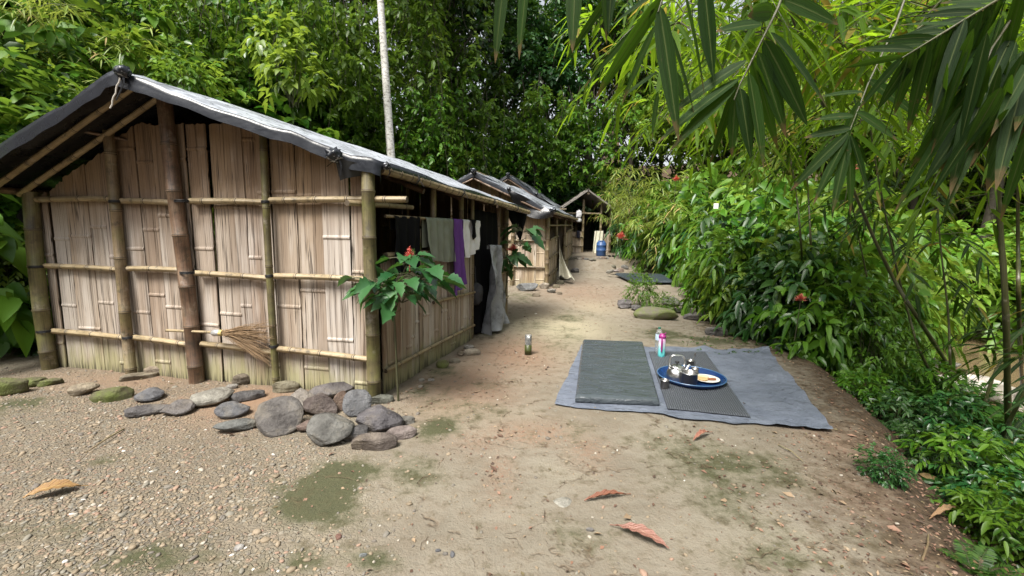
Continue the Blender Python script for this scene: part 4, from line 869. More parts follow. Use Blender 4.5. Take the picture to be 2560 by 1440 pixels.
# ------------------------------------------------------------------ picnic on the ground sheet
def quad_map(fl, fr, br, bl):
    return lambda u, v: (np.asarray(fl)*(1-u)+np.asarray(fr)*u)*(1-v)+(np.asarray(bl)*(1-u)+np.asarray(br)*u)*v
sfl, sfr, sbr, sbl = G(1390, 1017), G(2078, 1084), G(1922, 879), G(1452, 863)
q = quad_map(sfl, sfr, sbr, sbl); nu, nv = 110, 80
U, Vv = np.meshgrid(np.linspace(0, 1, nu), np.linspace(0, 1, nv)); Pg = np.zeros((nv, nu, 3))
eu = .018*(fbm(Vv*4, U*0+3, 5)-.45)*2; ev = .03*(fbm(U*6, Vv*0+9, 8)-.45)*2
for i in range(nv):
    for j in range(nu): Pg[i, j] = q(U[i, j]+eu[i, j]*(U[i, j]-.5)*2, Vv[i, j]+ev[i, j]*(Vv[i, j]-.5)*2)
Pg[..., 2] = zt(Pg[..., 0], Pg[..., 1], False)+.016
wr_ = np.maximum(0, fbm(U*5+2, Vv*9, 3, 4)-.40)*.09*sstep(.76, .86, U)+.035*np.exp(-((U-.66)/.04)**2)*sstep(.95, 1, Vv)+.05*sstep(.93, 1., Vv)*sstep(.9, 1, U)+.03*np.exp(-((U-.1)/.07)**2)*sstep(.94, 1, Vv)
Pg[..., 2] += wr_+.013*np.abs(fbm(U*16, Vv*13, 13, 3)-.47)*4*sstep(.76, .84, U)+.006*(fbm(U*20, Vv*16, 13, 3)-.45); SHZ = Pg
mb = MB(); mb.grid(Pg, np.stack([U, Vv], -1))
def sheetmat():
    m, nt = newmat('faded blue grey tarp'); N = NT(nt); ob = N.n('ShaderNodeTexCoord').outputs['Object']
    a = N.noise(ob, 3., 7, .7); b = N.noise(N.scale(ob, (9, 22, 9)), 1., 6, .65, .8)
    c = N.mix(N.ramp(a, [(.3, 0), (.7, 1)]), (.085, .10, .135), (.155, .175, .22)); c = N.mix(N.ramp(b, [(.56, 0), (.68, .8)]), c, (.035, .04, .05)); c = N.mix(N.ramp(b, [(.25, .5), (.38, 0)]), c, (.26, .29, .33))
    N.out(pbsdf(N, c, .6, N.bump(N.math('ADD', N.math('MULTIPLY', b, .6), a), .9, .04), .4)); return m
tag(mb.build('ground_sheet', sheetmat(), None, True, org=(sfl+sbr)/2), 'faded blue grey tarp spread on the earth under the mattress and tray', 'ground sheet')
def slab(name, fl, fr, br, bl, th, mat, label, cat, zoff=.02, nu=60, nv=90, rnd=.03, wrk=.006, parent=None, seed=3):
    q = quad_map(fl, fr, br, bl); mb = MB()
    W = np.linalg.norm(np.asarray(fr)-fl); H = np.linalg.norm(np.asarray(bl)-fl)
    us = np.linspace(0, 1, nu); vs = np.linspace(0, 1, nv); U, Vv = np.meshgrid(us, vs); Pg = np.array([[q(u, v) for u in us] for v in vs])
    zg = zt(Pg[..., 0], Pg[..., 1], False); ex = np.minimum(U, 1-U)*W; ey = np.minimum(Vv, 1-Vv)*H; e = np.minimum(ex, ey)
    r = min(rnd, th); edge = np.where(e < r, r-np.sqrt(np.maximum(r*r-(r-e)**2, 0)), 0)
    wv = wrk*(np.sin((Vv*H*1.0+U*W*.5+.5*fbm(U*3, Vv*5, seed))*30)*fbm(U*4, Vv*6, seed+4)**2*3+2*(fbm(U*7, Vv*14, seed)-.45))*sstep(0, .06, e)
    top = Pg.copy(); top[..., 2] = zg+zoff+th-edge+wv; mb.grid(top, np.stack([U*W, Vv*H], -1))
    bot = Pg.copy(); bot[..., 2] = zg+zoff
    bi = lambda A: np.concatenate([A[0, :], A[1:, -1], A[-1, -2::-1], A[-2::-1, 0]])
    t_, b_ = bi(top), bi(bot); off = unit(t_-top.reshape(-1, 3).mean(0)); off[:, 2] = 0
    m1 = t_*.5+b_*.5+off*th*.12; mb.grid(np.stack([b_, m1, t_]), np.stack(np.broadcast_arrays(np.arange(len(t_))[None]/40, np.array([0, .05, .1])[:, None]), -1)); mb.grid(bot[:, ::-1])
    o = mb.build(name, mat, parent, True, org=(np.asarray(fl)+br)/2); 
    if label: tag(o, label, cat)
    return o
def vinylmat(name, col, rough=.34):
    m, nt = newmat(name); N = NT(nt); uv = N.n('ShaderNodeTexCoord').outputs['UV']
    a = N.noise(N.scale(uv, (1.8, 4.2, 1)), 1.6, 5, .55, .9); b = N.noise(uv, 6, 5, .6)
    c = N.mix(b, tuple(q*.75 for q in col), tuple(q*1.25 for q in col))
    N.out(pbsdf(N, c, N.math('MULTIPLY_ADD', b, .2, rough-.1), N.bump(N.ramp(a, [(.3, 0), (.75, 1)]), .35, .06), .6)); return m
mat1 = slab('mattress', G(1438, 1012), G(1647, 1022), G(1606, 868), G(1457, 862), .062, vinylmat('grey green vinyl', (.052, .063, .072), .25), 'thin foam mattress in dark grey green vinyl with wrinkles, on the ground sheet', 'mattress', .022, rnd=.02, wrk=.0022)
rib = newmat('ribbed rubber mat'); N = NT(rib[1]); uv = N.n('ShaderNodeTexCoord').outputs['UV']
w1 = N.n('ShaderNodeTexWave', {'Vector': uv, 'Scale': 17., 'Distortion': .6, 'Detail': 2.}, bands_direction='X', wave_profile='SIN').outputs[0]; w2 = N.n('ShaderNodeTexWave', {'Vector': uv, 'Scale': 26., 'Distortion': .3}, bands_direction='Y').outputs[0]
hh = N.math('MULTIPLY', w1, N.math('MULTIPLY_ADD', w2, .5, .5))
N.out(pbsdf(N, N.mix(hh, (.05, .056, .066), (.115, .125, .145)), .55, N.bump(hh, .8, .012), .4))
slab('ribbed_mat', G(1668, 1030), G(1876, 1050), G(1762, 884), G(1622, 884), .010, rib[0], 'dark ribbed sleeping mat lying between the mattress and the bare tarp', 'mat', .024, rnd=.006, wrk=.003)
# second mat on the raised ledge further on
GZm = lambda px, py: GT(px, py)
slab('mattress', GZm(1583, 712), GZm(1686, 713), GZm(1655, 694), GZm(1536, 692), .06, vinylmat('dark blue vinyl', (.035, .045, .055)), 'dark blue mattress lying on the ledge beyond the small bush', 'mattress', .06, nu=30, nv=30, wrk=.003, seed=9)
alu = simple('brushed aluminium', (.72, .72, .71), .28, 9, .12, .05, metal=1.0); steel = simple('dull dark steel', (.20, .19, .185), .38, 25, .25, .05, metal=.85)
blue = simple('blue enamel', (.008, .03, .115), .22, 8, .2); bluer = simple('blue enamel rim', (.05, .12, .24), .25)
MZ = .030
def onmat(px, py, z=MZ): return G(px, py, z+zt1(*G(px, py, z)[:2])*1.0)
tc = onmat(1727, 949); R_ = .325
tray = empty('tray', tc, 'round dark blue tray holding kettle, pot and plate on the ribbed mat', 'tray')
mb = MB(); mb.lathe([(0, .010), (R_*.80, .010), (R_*.86, .016), (R_*.97, .040), (R_, .046), (R_*1.005, .040), (R_*.9, .004), (R_*.84, .0), (0, 0)], tc, 56); mb.build('tray_dish', blue, tray)
mb = MB(); th = np.linspace(0, 2*PI, 57); mb.tube(np.stack([tc[0]+R_*np.cos(th), tc[1]+R_*np.sin(th), np.full(57, tc[2]+.046)], -1), .006, 8, cap=False); mb.build('tray_rim', bluer, tray)
tz = tc[2]+.012
kc = G(1690, 950, tz)
ket = empty('kettle', kc, 'shiny aluminium kettle with arched handle on the blue tray', 'kettle')
mb = MB(); mb.lathe([(0, 0), (.088, 0), (.094, .01), (.096, .05), (.092, .085), (.078, .112), (.064, .122), (.062, .128), (0, .128)], kc, 36); mb.build('body', alu, ket)
mb = MB(); mb.lathe([(.066, .124), (.066, .136), (.058, .146), (.02, .158), (0, .160)], kc, 30); mb.build('lid', alu, ket)
mb = MB(); mb.lathe([(.006, .158), (.008, .17), (.020, .184), (.018, .194), (0, .196)], kc, 16); mb.build('knob', M['tie'], ket)
mb = MB(); t = np.linspace(0, PI, 24); sup = lambda v, p: np.sign(v)*abs(v)**p
pts = np.array([kc+V3(.074*sup(math.cos(a), .45), -.01*math.cos(a), .118+.135*sup(math.sin(a), .5)) for a in t]); mb.tube(pts, .0085, 8); mb.build('handle', alu, ket)
mb = MB(); mb.tube(np.array([kc+V3(.075, .03, .06), kc+V3(.115, .05, .085), kc+V3(.14, .06, .13), kc+V3(.155, .068, .138)]), [.022, .017, .012, .011], 12, cap=False); mb.build('spout', alu, ket)
def cup(name, c, r, h, label, cat, handle=True, ang=0.6, mat=None):
    e = empty(name, c, label, cat); mat = mat or steel
    mb = MB(); mb.lathe([(0, .002), (r*.93, 0), (r*.97, .004), (r, h-.003), (r*1.05, h), (r*.98, h-.002), (r*.93, .006), (0, .006)], c, 30); mb.build('body', mat, e)
    mb = MB(); th = np.linspace(0, 2*PI, 33); mb.tube(np.stack([c[0]+r*1.02*np.cos(th), c[1]+r*1.02*np.sin(th), np.full(33, c[2]+h)], -1), r*.045, 6, cap=False); mb.build('rim', alu, e)
    if handle:
        d = V3(math.cos(ang), math.sin(ang), 0); t = np.linspace(-PI/2, PI/2, 12); mb = MB(); mb.tube(np.array([c+d*(r*.97+.6*r*math.cos(a))+V3(0, 0, h*.55+h*.3*math.sin(a)) for a in t]), r*.07, 7); mb.build('handle', mat, e)
    return e
cup('cooking_pot', G(1722, 962, tz), .077, .125, 'dark steel pot standing at the front edge of the blue tray', 'pot', True, 2.4)
cup('steel_cup', onmat(1661, 971), .040, .085, 'small dark steel cup standing off the tray at left', 'cup', True, .7)
c2 = G(1725, 919, MZ); cup('steel_cup', c2, .042, .085, 'dark steel cup with a spoon, behind the blue tray', 'cup', True, .3)
mb = MB(); mb.tube(np.array([c2+V3(-.02, .0, .01), c2+V3(.02, .0, .09), c2+V3(.042, .0, .135)]), [.003, .003, .004], 6); mb.add(ICO3*np.array([.009, .005, .022])+c2+V3(.047, 0, .15), ICOF3); tag(mb.build('spoon', steel, None, True, org=c2), 'dark spoon standing in the cup behind the tray', 'spoon')
cup('steel_cup', G(1736, 938, tz), .038, .075, 'steel cup half hidden between pot and plate on the tray', 'cup', False)
pc_ = G(1765, 951, tz)
pl = MB(); pl.lathe([(0, .012), (.085, .012), (.125, .026), (.130, .024), (.09, .004), (0, .0)], pc_, 40); tag(pl.build('plate', simple('white plate', (.72, .70, .66), .3, 6, .05), None, True, org=pc_), 'white plate of flat cakes at the right of the blue tray', 'plate')
def cake(c, rx, ry, h, col, seed, label, name='flat_cake'):
    v = stone_shape(seed, .06, .5, 0, True)*np.array([rx, ry, h]); mb = MB(); mb.add(v+c, ICOF3); m = simple('baked crust %d' % seed, col, .7, 40, .35, .2); return tag(mb.build(name, m, None, True, org=c), label, 'cake')
cake(pc_+V3(-.045, -.012, .022), .05, .055, .012, (.50, .33, .15), 5, 'golden flat cake at the left of the white plate')
cake(pc_+V3(-.01, .045, .024), .055, .045, .012, (.62, .50, .33), 6, 'pale flat cake at the back of the white plate')
cake(pc_+V3(.045, -.03, .026), .042, .014, .012, (.26, .10, .04), 8, 'brown cake stick lying at the front of the white plate', 'cake_stick')
# bottles
def gradmat():
    m, nt = newmat('pink to teal frosted plastic'); N = NT(nt); uv = N.n('ShaderNodeTexCoord').outputs['UV']; z = N.n('ShaderNodeSeparateXYZ', {0: uv}).outputs[1]
    c = N.ramp(N.math('DIVIDE', z, .30), [(.0, (.10, .50, .52)), (.28, (.16, .58, .60)), (.5, (.50, .60, .66)), (.72, (.62, .38, .58)), (.85, (.52, .18, .42))])
    N.out(pbsdf(N, c, .35, None, .5, **{'Subsurface Weight': .15, 'Subsurface Radius': (.05, .05, .05)})); return m
bc = onmat(1653, 892, .026); mag = simple('magenta plastic', (.26, .025, .16), .35)
bt = empty('drink_bottle', bc, 'frosted drink bottle fading from pink to teal with magenta lid', 'bottle')
mb = MB(); mb.lathe([(0, 0), (.038, 0), (.042, .006), (.042, .05), (.040, .12), (.040, .235), (.036, .243), (0, .243)], bc, 30); mb.build('body', gradmat(), bt)
mb = MB(); mb.lathe([(.038, .232), (.043, .236), (.043, .262), (.040, .266), (.030, .272), (.026, .285), (0, .287)], bc, 30); mb.build('lid', mag, bt)
mb = MB(); mb.tube(np.array([bc+V3(.01, -.03, .285), bc+V3(.034, -.01, .297), bc+V3(.042, .01, .28)]), .006, 7); mb.build('spout_loop', mag, bt)
mb = MB(); mb.tube(np.array([bc+V3(-.018, -.041, .24), bc+V3(-.02, -.054, .20), bc+V3(-.02, -.054, .12), bc+V3(-.018, -.050, .075)]), [.008, .011, .011, .009], 9); mb.build('carry_strap', mag, bt)
def clearmat(name, col, rough=.08):
    m, nt = newmat(name); N = NT(nt); N.out(pbsdf(N, col, rough, None, .5, **{'Transmission Weight': .85, 'IOR': 1.18})); return m
b2c = G(1645, 884, .02)
wb = empty('water_bottle', b2c, 'clear plastic water bottle with green cap and pale blue label behind the pink bottle', 'bottle')
mb = MB(); prof = [(0, .002), (.036, 0), (.042, .01)]+[(.042-.0025*(k % 2), .02+.016*k) for k in range(12)]+[(.043, .22), (.042, .255), (.03, .29), (.016, .305), (.014, .32), (0, .32)]; mb.lathe(prof, b2c, 28); mb.build('body', clearmat('clear water plastic', (.80, .85, .88)), wb)
mb = MB(); mb.lathe([(.0435, .175), (.0442, .18), (.0442, .245), (.0435, .25)], b2c, 28); mb.build('wrap_label', simple('pale blue label', (.42, .55, .72), .4, 24, .5), wb)
mb = MB(); mb.lathe([(.0165, .314), (.017, .332), (.014, .336), (0, .336)], b2c, 18); mb.build('cap', simple('dark green cap', (.01, .10, .065), .4), wb)
lc = GT(1320, 886); ln_ = empty('bamboo_lantern', lc, 'cut green bamboo holding a clear tube with a white candle, alone on the path', 'lantern')
mb = MB(); mb.lathe([(0, 0), (.042, 0), (.043, .05), (.045, .054), (.043, .058), (.043, .122), (.034, .124), (.034, .11), (0, .11)], lc, 24); mb.build('bamboo_base', simple('fresh dark bamboo', (.045, .055, .012), .45, 18, .4), ln_)
mb = MB(); mb.lathe([(.040, .118), (.0415, .13), (.0405, .24), (.0385, .246), (.0385, .13), (.038, .118)], lc, 24); mb.build('clear_tube', clearmat('clear tube plastic', (.9, .93, .93), .12), ln_)
mb = MB(); mb.lathe([(0, .112), (.024, .112), (.024, .205), (.019, .21), (0, .21)], lc, 18); mb.build('candle', simple('white wax', (.75, .75, .74), .5), ln_)
# big single leaves on the ground
def big_leaf(px0, py0, px1, py1, wpx_, cols, label, lift=.02, curl=.25, seed=2):
    a, b = GT(px0, py0), GT(px1, py1); d = b-a; L = np.linalg.norm(d); k = (a[1]+b[1])/2/FOC; el = math.atan2(CH, (a[1]+b[1])/2); W = wpx_*k
    n = V3(0, -.15, 1); s = unit(np.cross(d, n)); T = np.linspace(0, 1, 26); U = np.linspace(-1, 1, 9)
    wv = np.interp(T, [0, .06, .25, .5, .8, 1], [.02, .1, .75, 1, .62, .0])
    Pg = np.array([[a+d*t+s*(u*W*.5*w_*(1+.05*math.sin(t*40)))+V3(0, 0, lift+curl*W*.5*w_*(abs(u)**1.5)+lift*1.5*math.sin(t*PI)+.004*math.sin(u*6+t*30)) for u in U] for t, w_ in zip(T, wv)])
    mb = MB(); mb.grid(Pg, np.stack(np.meshgrid(U*.5+.5, T), -1)); mb.tube(np.array([a-unit(d)*.03+V3(0, 0, .01), a+V3(0, 0, lift)]), .0025, 5)
    m, nt = newmat('fallen leaf %d' % seed); N = NT(nt); uv = N.n('ShaderNodeTexCoord').outputs['UV']; xyz = N.n('ShaderNodeSeparateXYZ', {0: uv})
    mid = N.math('ABSOLUTE', N.math('SUBTRACT', xyz.outputs[0], .5)); nz = N.noise(N.scale(uv, (3, 9, 1)), 1.4, 5, .6)
    c = N.mix(N.ramp(nz, [(.3, 0), (.7, 1)]), cols[0], cols[1]); c = N.mix(N.ramp(mid, [(.02, .7), (.05, 0)]), c, cols[2])
    vein = N.n('ShaderNodeTexWave', {'Vector': N.scale(uv, (3., 9., 1)), 'Scale': 1.2}, bands_direction='DIAGONAL').outputs[0]
    N.out(pbsdf(N, c, .5, N.bump(vein, .3, .01), .4)); return tag(mb.build('fallen_leaf', m, None, True, org=(a+b)/2), label, 'leaf', 'big fallen leaves')
big_leaf(204, 1222, 58, 1253, 46, [(.26, .155, .055), (.20, .115, .055), (.32, .23, .10)], 'broad yellow brown fallen leaf on the gravel at left', seed=1)
big_leaf(1538, 1322, 1672, 1380, 36, [(.22, .105, .078), (.17, .08, .058), (.31, .19, .14)], 'pinkish orange fallen leaf lowest on the bare earth', seed=2)
big_leaf(1775, 1085, 1732, 1106, 14, [(.30, .14, .10), (.22, .09, .06), (.4, .25, .18)], 'small curled red brown leaf in front of the ground sheet', .015, .9, seed=3)
big_leaf(1565, 1240, 1460, 1256, 17, [(.20, .075, .045), (.13, .06, .035), (.28, .14, .09)], 'long curled dark red leaf on the bare earth', .012, .8, seed=4)
big_leaf(2400, 1275, 2322, 1305, 16, [(.34, .21, .12), (.28, .17, .09), (.4, .3, .2)], 'dry tan bamboo leaf among the litter at right', .02, .4, seed=5)
for (x0, y0, x1, y1, r_k, lab) in ((1945, 1115, 2008, 1158, .004, 'thin straight twig lying below the sheet corner'), (310, 1075, 215, 1135, .006, 'thin pale twig lying on the gravel at left'), (2305, 1405, 2320, 1340, .005, 'short pale stick at the lower right')):
    a, b = GT(x0, y0)+V3(0, 0, .01), GT(x1, y1)+V3(0, 0, .01); mb = MB(); mb.tube(np.array([a, (a+b)/2+V3(.01, 0, .012), b]), [r_k, r_k*.9, r_k*.6], 6); tag(mb.build('twig', M['pole_old'], None, True, org=a), lab, 'twig')
st = GT(1408, 1255); v = stone_shape(88, .1, .7, 3, True)*np.array([.06, .05, .012]); mb = MB(); mb.add(v+st-V3(0, 0, .004), ICOF3); o = mb.build('stone', M['stone'], None, True, org=st); o.color = (.30, .29, .245, 1); tag(o, 'flat pale whitish stone set flush in the bare earth', 'stone')
for px, py, w_, h_, col, lab in ((598, 1372, 26, 24, (.6, .59, .57), 'white pebble standing out on the gravel'), (1475, 1328, 24, 15, (.22, .21, .2), 'grey oval pebble left of the pink leaf'), (1095, 1382, 16, 12, BG, 'leftmost grey pebble of a small cluster at the bottom'), (1113, 1390, 16, 13, (.2, .18, .15), 'middle brown pebble of a small cluster at the bottom'), (1131, 1391, 13, 20, BG, 'blue grey pebble standing at the right of a small cluster'), (908, 1395, 22, 10, (.25, .3, .32), 'slate blue chip lying at the bottom edge'), (846, 1345, 18, 22, (.42, .2, .14), 'small pinkish pebble right of the white pebble')):
    stone('pebble', px, py, w_, h_, 0, 0, col, lab, thick=.6, cuts=1, rough=.06, group='single pebbles in the foreground')
# ------------------------------------------------------------------ vegetation
M['leaf_mid'] = leafmat('mid green leaves', (.024, .064, .010), (.085, .155, .026), .34, (.22, .36, .035), .36)
M['leaf_dark'] = leafmat('dark glossy leaves', (.010, .034, .010), (.034, .078, .020), .22, (.07, .16, .015), .34, .6)
M['leaf_bright'] = leafmat('bright young leaves', (.060, .125, .020), (.15, .225, .048), .38, (.36, .50, .05), .38)
M['leaf_bamboo'] = leafmat('bamboo leaves', (.075, .12, .022), (.22, .265, .075), .38, (.42, .5, .08), .40, dead=(.93, (.26, .19, .09)))
M['leaf_near_old'] = leafmat('shaded bamboo leaves', (.006, .020, .005), (.016, .040, .009), .34, (.05, .12, .006), .55, .2)
M['leaf_fern'] = leafmat('fern fronds', (.010, .034, .008), (.050, .105, .020), .28, (.11, .23, .025), .5, dead=(.95, (.14, .10, .05)))
M['leaf_flower'] = leafmat('dark lobed leaves', (.014, .045, .018), (.040, .095, .034), .22, (.10, .25, .03), .30, .8)
M['bark'] = simple('dark mossy bark', (.055, .045, .032), .85, 8, .5, .8)
M['bark_pale'] = None
def palebark():
    m, nt = newmat('pale smooth bark'); N = NT(nt); ob = N.n('ShaderNodeTexCoord').outputs['Object']
    a = N.noise(N.scale(ob, (3, 3, 1.2)), 2., 6, .7); b = N.noise(N.scale(ob, (6, 6, 14)), 1.5, 5, .7)
    c = N.mix(N.ramp(a, [(.35, 0), (.65, 1)]), (.55, .53, .49), (.75, .73, .70)); c = N.mix(N.ramp(b, [(.50, 0), (.64, .8)]), c, (.13, .11, .085))
    N.out(pbsdf(N, c, .75, N.bump(b, .4, .02), .3)); return m
M['bark_pale'] = palebark()
M['stem'] = simple('green brown stems', (.055, .055, .025), .7, 12, .4)
M['flower_red'] = simple('coral red petals', (.60, .15, .12), .5, 30, .3)
def many_tubes(mb, pts, r, n=4):
    """pts (T,K,3), r (T,K)"""
    T, K = pts.shape[:2]; t = np.gradient(pts, axis=1); t = unit(t); a = unit(np.cross(t, V3(.31, .77, .2))); b = np.cross(t, a); th = np.arange(n)*2*PI/n
    Vv = pts[:, :, None]+r[:, :, None, None]*(a[:, :, None]*np.cos(th)[:, None]+b[:, :, None]*np.sin(th)[:, None])
    f = []
    for k in range(K-1):
        for i in range(n): f.append((k*n+i, k*n+(i+1) % n, (k+1)*n+(i+1) % n, (k+1)*n+i))
    F = (np.array(f)[None]+(np.arange(T)*K*n)[:, None, None]).reshape(-1, 4); mb.add(Vv.reshape(-1, 3), F)
def twigs(ml, ms, O, D, tl, m, LL, LW, ang=.9, tdroop=.3, ldroop=.25, prof=PR2, rg=None, size='leafy', jit=.25, sr=.004, fold=.14, up=(0, 0, 1), start=.15):
    rg = rg or rng; O = np.asarray(O, float); D = unit(D); T = len(O); tl = np.broadcast_to(np.asarray(tl, float), (T,)); LL = np.broadcast_to(np.asarray(LL, float), (T,)); LW = np.broadcast_to(np.asarray(LW, float), (T,))
    Z = V3(*up)
    if ms is not None:
        k = np.linspace(0, 1, 5); pts = O[:, None]+D[:, None]*(tl[:, None]*k)[..., None]-V3(0, 0, 1)*(tdroop*tl[:, None]*k*k)[..., None]
        many_tubes(ms, pts, np.broadcast_to(sr*(1-.7*k), (T, 5)), 3)
    for j in range(m):
        t = start+(1-start)*(j+1)/m if size != 'fan' else .8+.2*(j+1)/m
        pos = O+D*(tl*t)[:, None]-V3(0, 0, 1)*(tdroop*tl*t*t)[:, None]; tg = unit(D-Z*(2*tdroop*t)); S = unit(np.cross(tg, Z)+1e-6); Nn = np.cross(S, tg)
        sgn = 1 if j % 2 else -1; a = ang if j < m-1 else 0.05
        if size == 'fan': a = ang*(((j+.5)/m)*2-1); sgn = 1
        d = tg*math.cos(a)+S*(sgn*math.sin(a))+rg.normal(size=(T, 3))*jit
        sc = {'leafy': .75+.35*rg.random(T), 'fern': np.full(T, max(.12, math.sin(PI*min(1, (.12+.88*t))**.9)**.8)), 'fan': .8+.4*rg.random(T)}[size]
        leaf_arrays(ml, pos, d, Nn+rg.normal(size=(T, 3))*jit, LL*sc, LW*(sc if size != 'fern' else np.minimum(1, sc+.3)), ldroop, prof, fold)
def ball(rg, n, rx, ry, rz, zc, lo=.35, bottom=-1.):
    d = unit(rg.normal(size=(n*2, 3))); d = d[d[:, 2] > bottom][:n]; r = (lo**3+(1-lo**3)*rg.random(len(d)))**(1/3)
    wob = 1+.28*np.sin(d[:, 0]*4+d[:, 2]*3+rg.random()*6)+.2*np.sin(d[:, 1]*7+rg.random()*6)
    return d*V3(rx, ry, rz)*(r*wob)[:, None]+V3(0, 0, zc), d
PROTO = {}
def proto(key, name, build, mats):
    e = empty(name, (0, 0, 0)); build(e); PROTO[key] = [e, False]; return e
def stems_from(ms, rg, O, n, base_r=.12, r0=.012, zlow=0.):
    idx = rg.choice(len(O), min(n, len(O)), replace=False); tgt = O[idx]; b = np.stack([rg.normal(0, base_r, len(idx)), rg.normal(0, base_r, len(idx)), np.full(len(idx), zlow-.15)], -1)
    k = np.linspace(0, 1, 7); pts = b[:, None]*(1-k)[None, :, None]+tgt[:, None]*k[None, :, None]; pts[:, :, 2] = b[:, None, 2]+(tgt[:, 2]-b[:, 2])[:, None]*(k**.75)[None]
    pts += rg.normal(size=pts.shape)*.02*(k*(1-k)*4)[None, :, None]; many_tubes(ms, pts, np.broadcast_to(r0*(1-.7*k), (len(idx), 7)), 5)
def shrub(key, name, mat, seed, ntw, m, LL, LW, r=(1, 1, .9), zc=1., ang=.85, prof=PR2, tl=.35, tdroop=.35, ldroop=.3, lo=.4, jit=.3, bottom=-.75, nst=14):
    def b(e):
        rg = np.random.default_rng(seed); ml, ms = MB(), MB(); O, d = ball(rg, ntw, *r, zc, lo, bottom); D = unit(d+V3(0, 0, .15)+rg.normal(size=d.shape)*.45)
        twigs(ml, None, O, D, tl*(.7+.6*rg.random(len(O))), m, LL*(.75+.5*rg.random(len(O))), LW*(.75+.5*rg.random(len(O))), ang, tdroop, ldroop, prof, rg, jit=jit)
        stems_from(ms, rg, O, nst); ml.build('foliage', M[mat], e); ms.build('stem', M['stem'], e)
    return proto(key, name, b, mat)
shrub('s_mid1', 'leafy_shrub', 'leaf_mid', 101, 290, 7, .19, .085)
shrub('s_mid2', 'leafy_shrub', 'leaf_mid', 102, 250, 6, .25, .12, (1.1, 1.1, .8), .9)
shrub('s_dark1', 'leafy_shrub', 'leaf_dark', 103, 280, 7, .20, .088)
shrub('s_dark2', 'leafy_shrub', 'leaf_dark', 104, 260, 7, .22, .085, (1, 1, 1.1), 1.1, tdroop=.5, ldroop=.5)
shrub('s_bright', 'leafy_shrub', 'leaf_bright', 105, 280, 7, .18, .09)
shrub('s_small', 'leafy_shrub', 'leaf_mid', 106, 420, 8, .105, .052, tl=.28)
shrub('s_big', 'broadleaf_plant', 'leaf_mid', 107, 90, 4, .36, .25, (1, 1, 1.1), 1.1, prof=PRH, tl=.45, ldroop=.45)
shrub('s_bigb', 'broadleaf_plant', 'leaf_bright', 108, 80, 4, .34, .24, (1, 1, 1.1), 1.1, prof=PRH, tl=.45, ldroop=.45)
for k_, m_, sd_, LL_, LW_ in (('h_mid1', 'leaf_mid', 151, .30, .115), ('h_mid2', 'leaf_mid', 152, .36, .15), ('h_dark1', 'leaf_dark', 153, .30, .115), ('h_dark2', 'leaf_dark', 154, .38, .12), ('h_bright', 'leaf_bright', 155, .28, .11), ('h_small', 'leaf_mid', 156, .17, .075)):
    shrub(k_, 'leafy_shrub', m_, sd_, 150 if k_ != 'h_small' else 260, 6, LL_, LW_, (1.05, 1.05, .95), 1.0, prof=PRB, tl=.5, tdroop=.45, ldroop=.35, lo=.25, jit=.35, nst=22)
def bamboo_clump(key, seed, n, h, mat='leaf_bamboo', LL=.21, LW=.026, spread=1.2, per=26):
    def b(e):
        rg = np.random.default_rng(seed); ml, ms = MB(), MB()
        az = rg.random(n)*2*PI; hh = h*(.65+.4*rg.random(n)); k = np.linspace(0, 1, 9); d = np.stack([np.cos(az), np.sin(az)], -1)
        base = rg.normal(size=(n, 2))*.18; sp_ = spread*(.6+.7*rg.random(n)); pts = np.zeros((n, 9, 3))
        pts[:, :, :2] = base[:, None]+d[:, None]*(sp_[:, None]*(k**2.2))[..., None]; pts[:, :, 2] = hh[:, None]*(k*1.25-.42*k**3.2)-.2
        many_tubes(ms, pts, np.broadcast_to(.014*(1-.8*k), (n, 9)), 5)
        O = []; D = []
        for i in range(n):
            for q in range(per):
                u = .25+.75*rg.random(); z = u*8; a = int(min(z, 7)); f = z-a; p = pts[i, a]*(1-f)+pts[i, a+1]*f; O.append(p+rg.normal(size=3)*.03); w = rg.random()*2*PI; D.append([math.cos(w), math.sin(w), .25+.3*rg.normal()])
        O = np.array(O); D = unit(np.array(D)); twigs(ml, ms, O, D, .28+.3*rg.random(len(O)), 7, LL, LW, .75, .55, .35, PR2, rg, 'leafy', .22, .003)
        ml.build('foliage', M[mat], e); ms.build('cane', M['cane_green'], e)
    return proto(key, 'bamboo_clump', b, mat)
bamboo_clump('b1', 201, 12, 3.4, LL=.26, LW=.03); bamboo_clump('b2', 202, 10, 2.8, LL=.24, LW=.03, spread=1.5); bamboo_clump('b3', 203, 9, 2.0, 'leaf_bright', .19, .026, 1.2)
def fern(key, name, mat, seed, n, L, m, pl, pw, rise=.9, droop=.75):
    def b(e):
        rg = np.random.default_rng(seed); ml, ms = MB(), MB(); az = np.arange(n)*2.4+rg.random(n); el = rise*(.6+.7*rg.random(n))
        D = np.stack([np.cos(az), np.sin(az), el], -1); twigs(ml, ms, rg.normal(size=(n, 3))*V3(.03, .03, 0), D, L*(.7+.5*rg.random(n)), m, pl, pw, 1.25, droop, .12, PR2, rg, 'fern', .07, .006, start=.12)
        ml.build('fronds', M[mat], e); ms.build('stem', M['stem'], e)
    return proto(key, name, b, mat)
fern('f1', 'fern', 'leaf_fern', 301, 14, 1.1, 32, .20, .045, 1.7, .55); fern('f2', 'fern', 'leaf_fern', 302, 12, 1.25, 36, .23, .045, 2.2, .5); fern('p1', 'palm_plant', 'leaf_dark', 303, 9, 1.9, 40, .5, .05, 1.5, .8); fern('p2', 'palm_plant', 'leaf_mid', 304, 10, 1.7, 36, .42, .045, 1.2, .7)
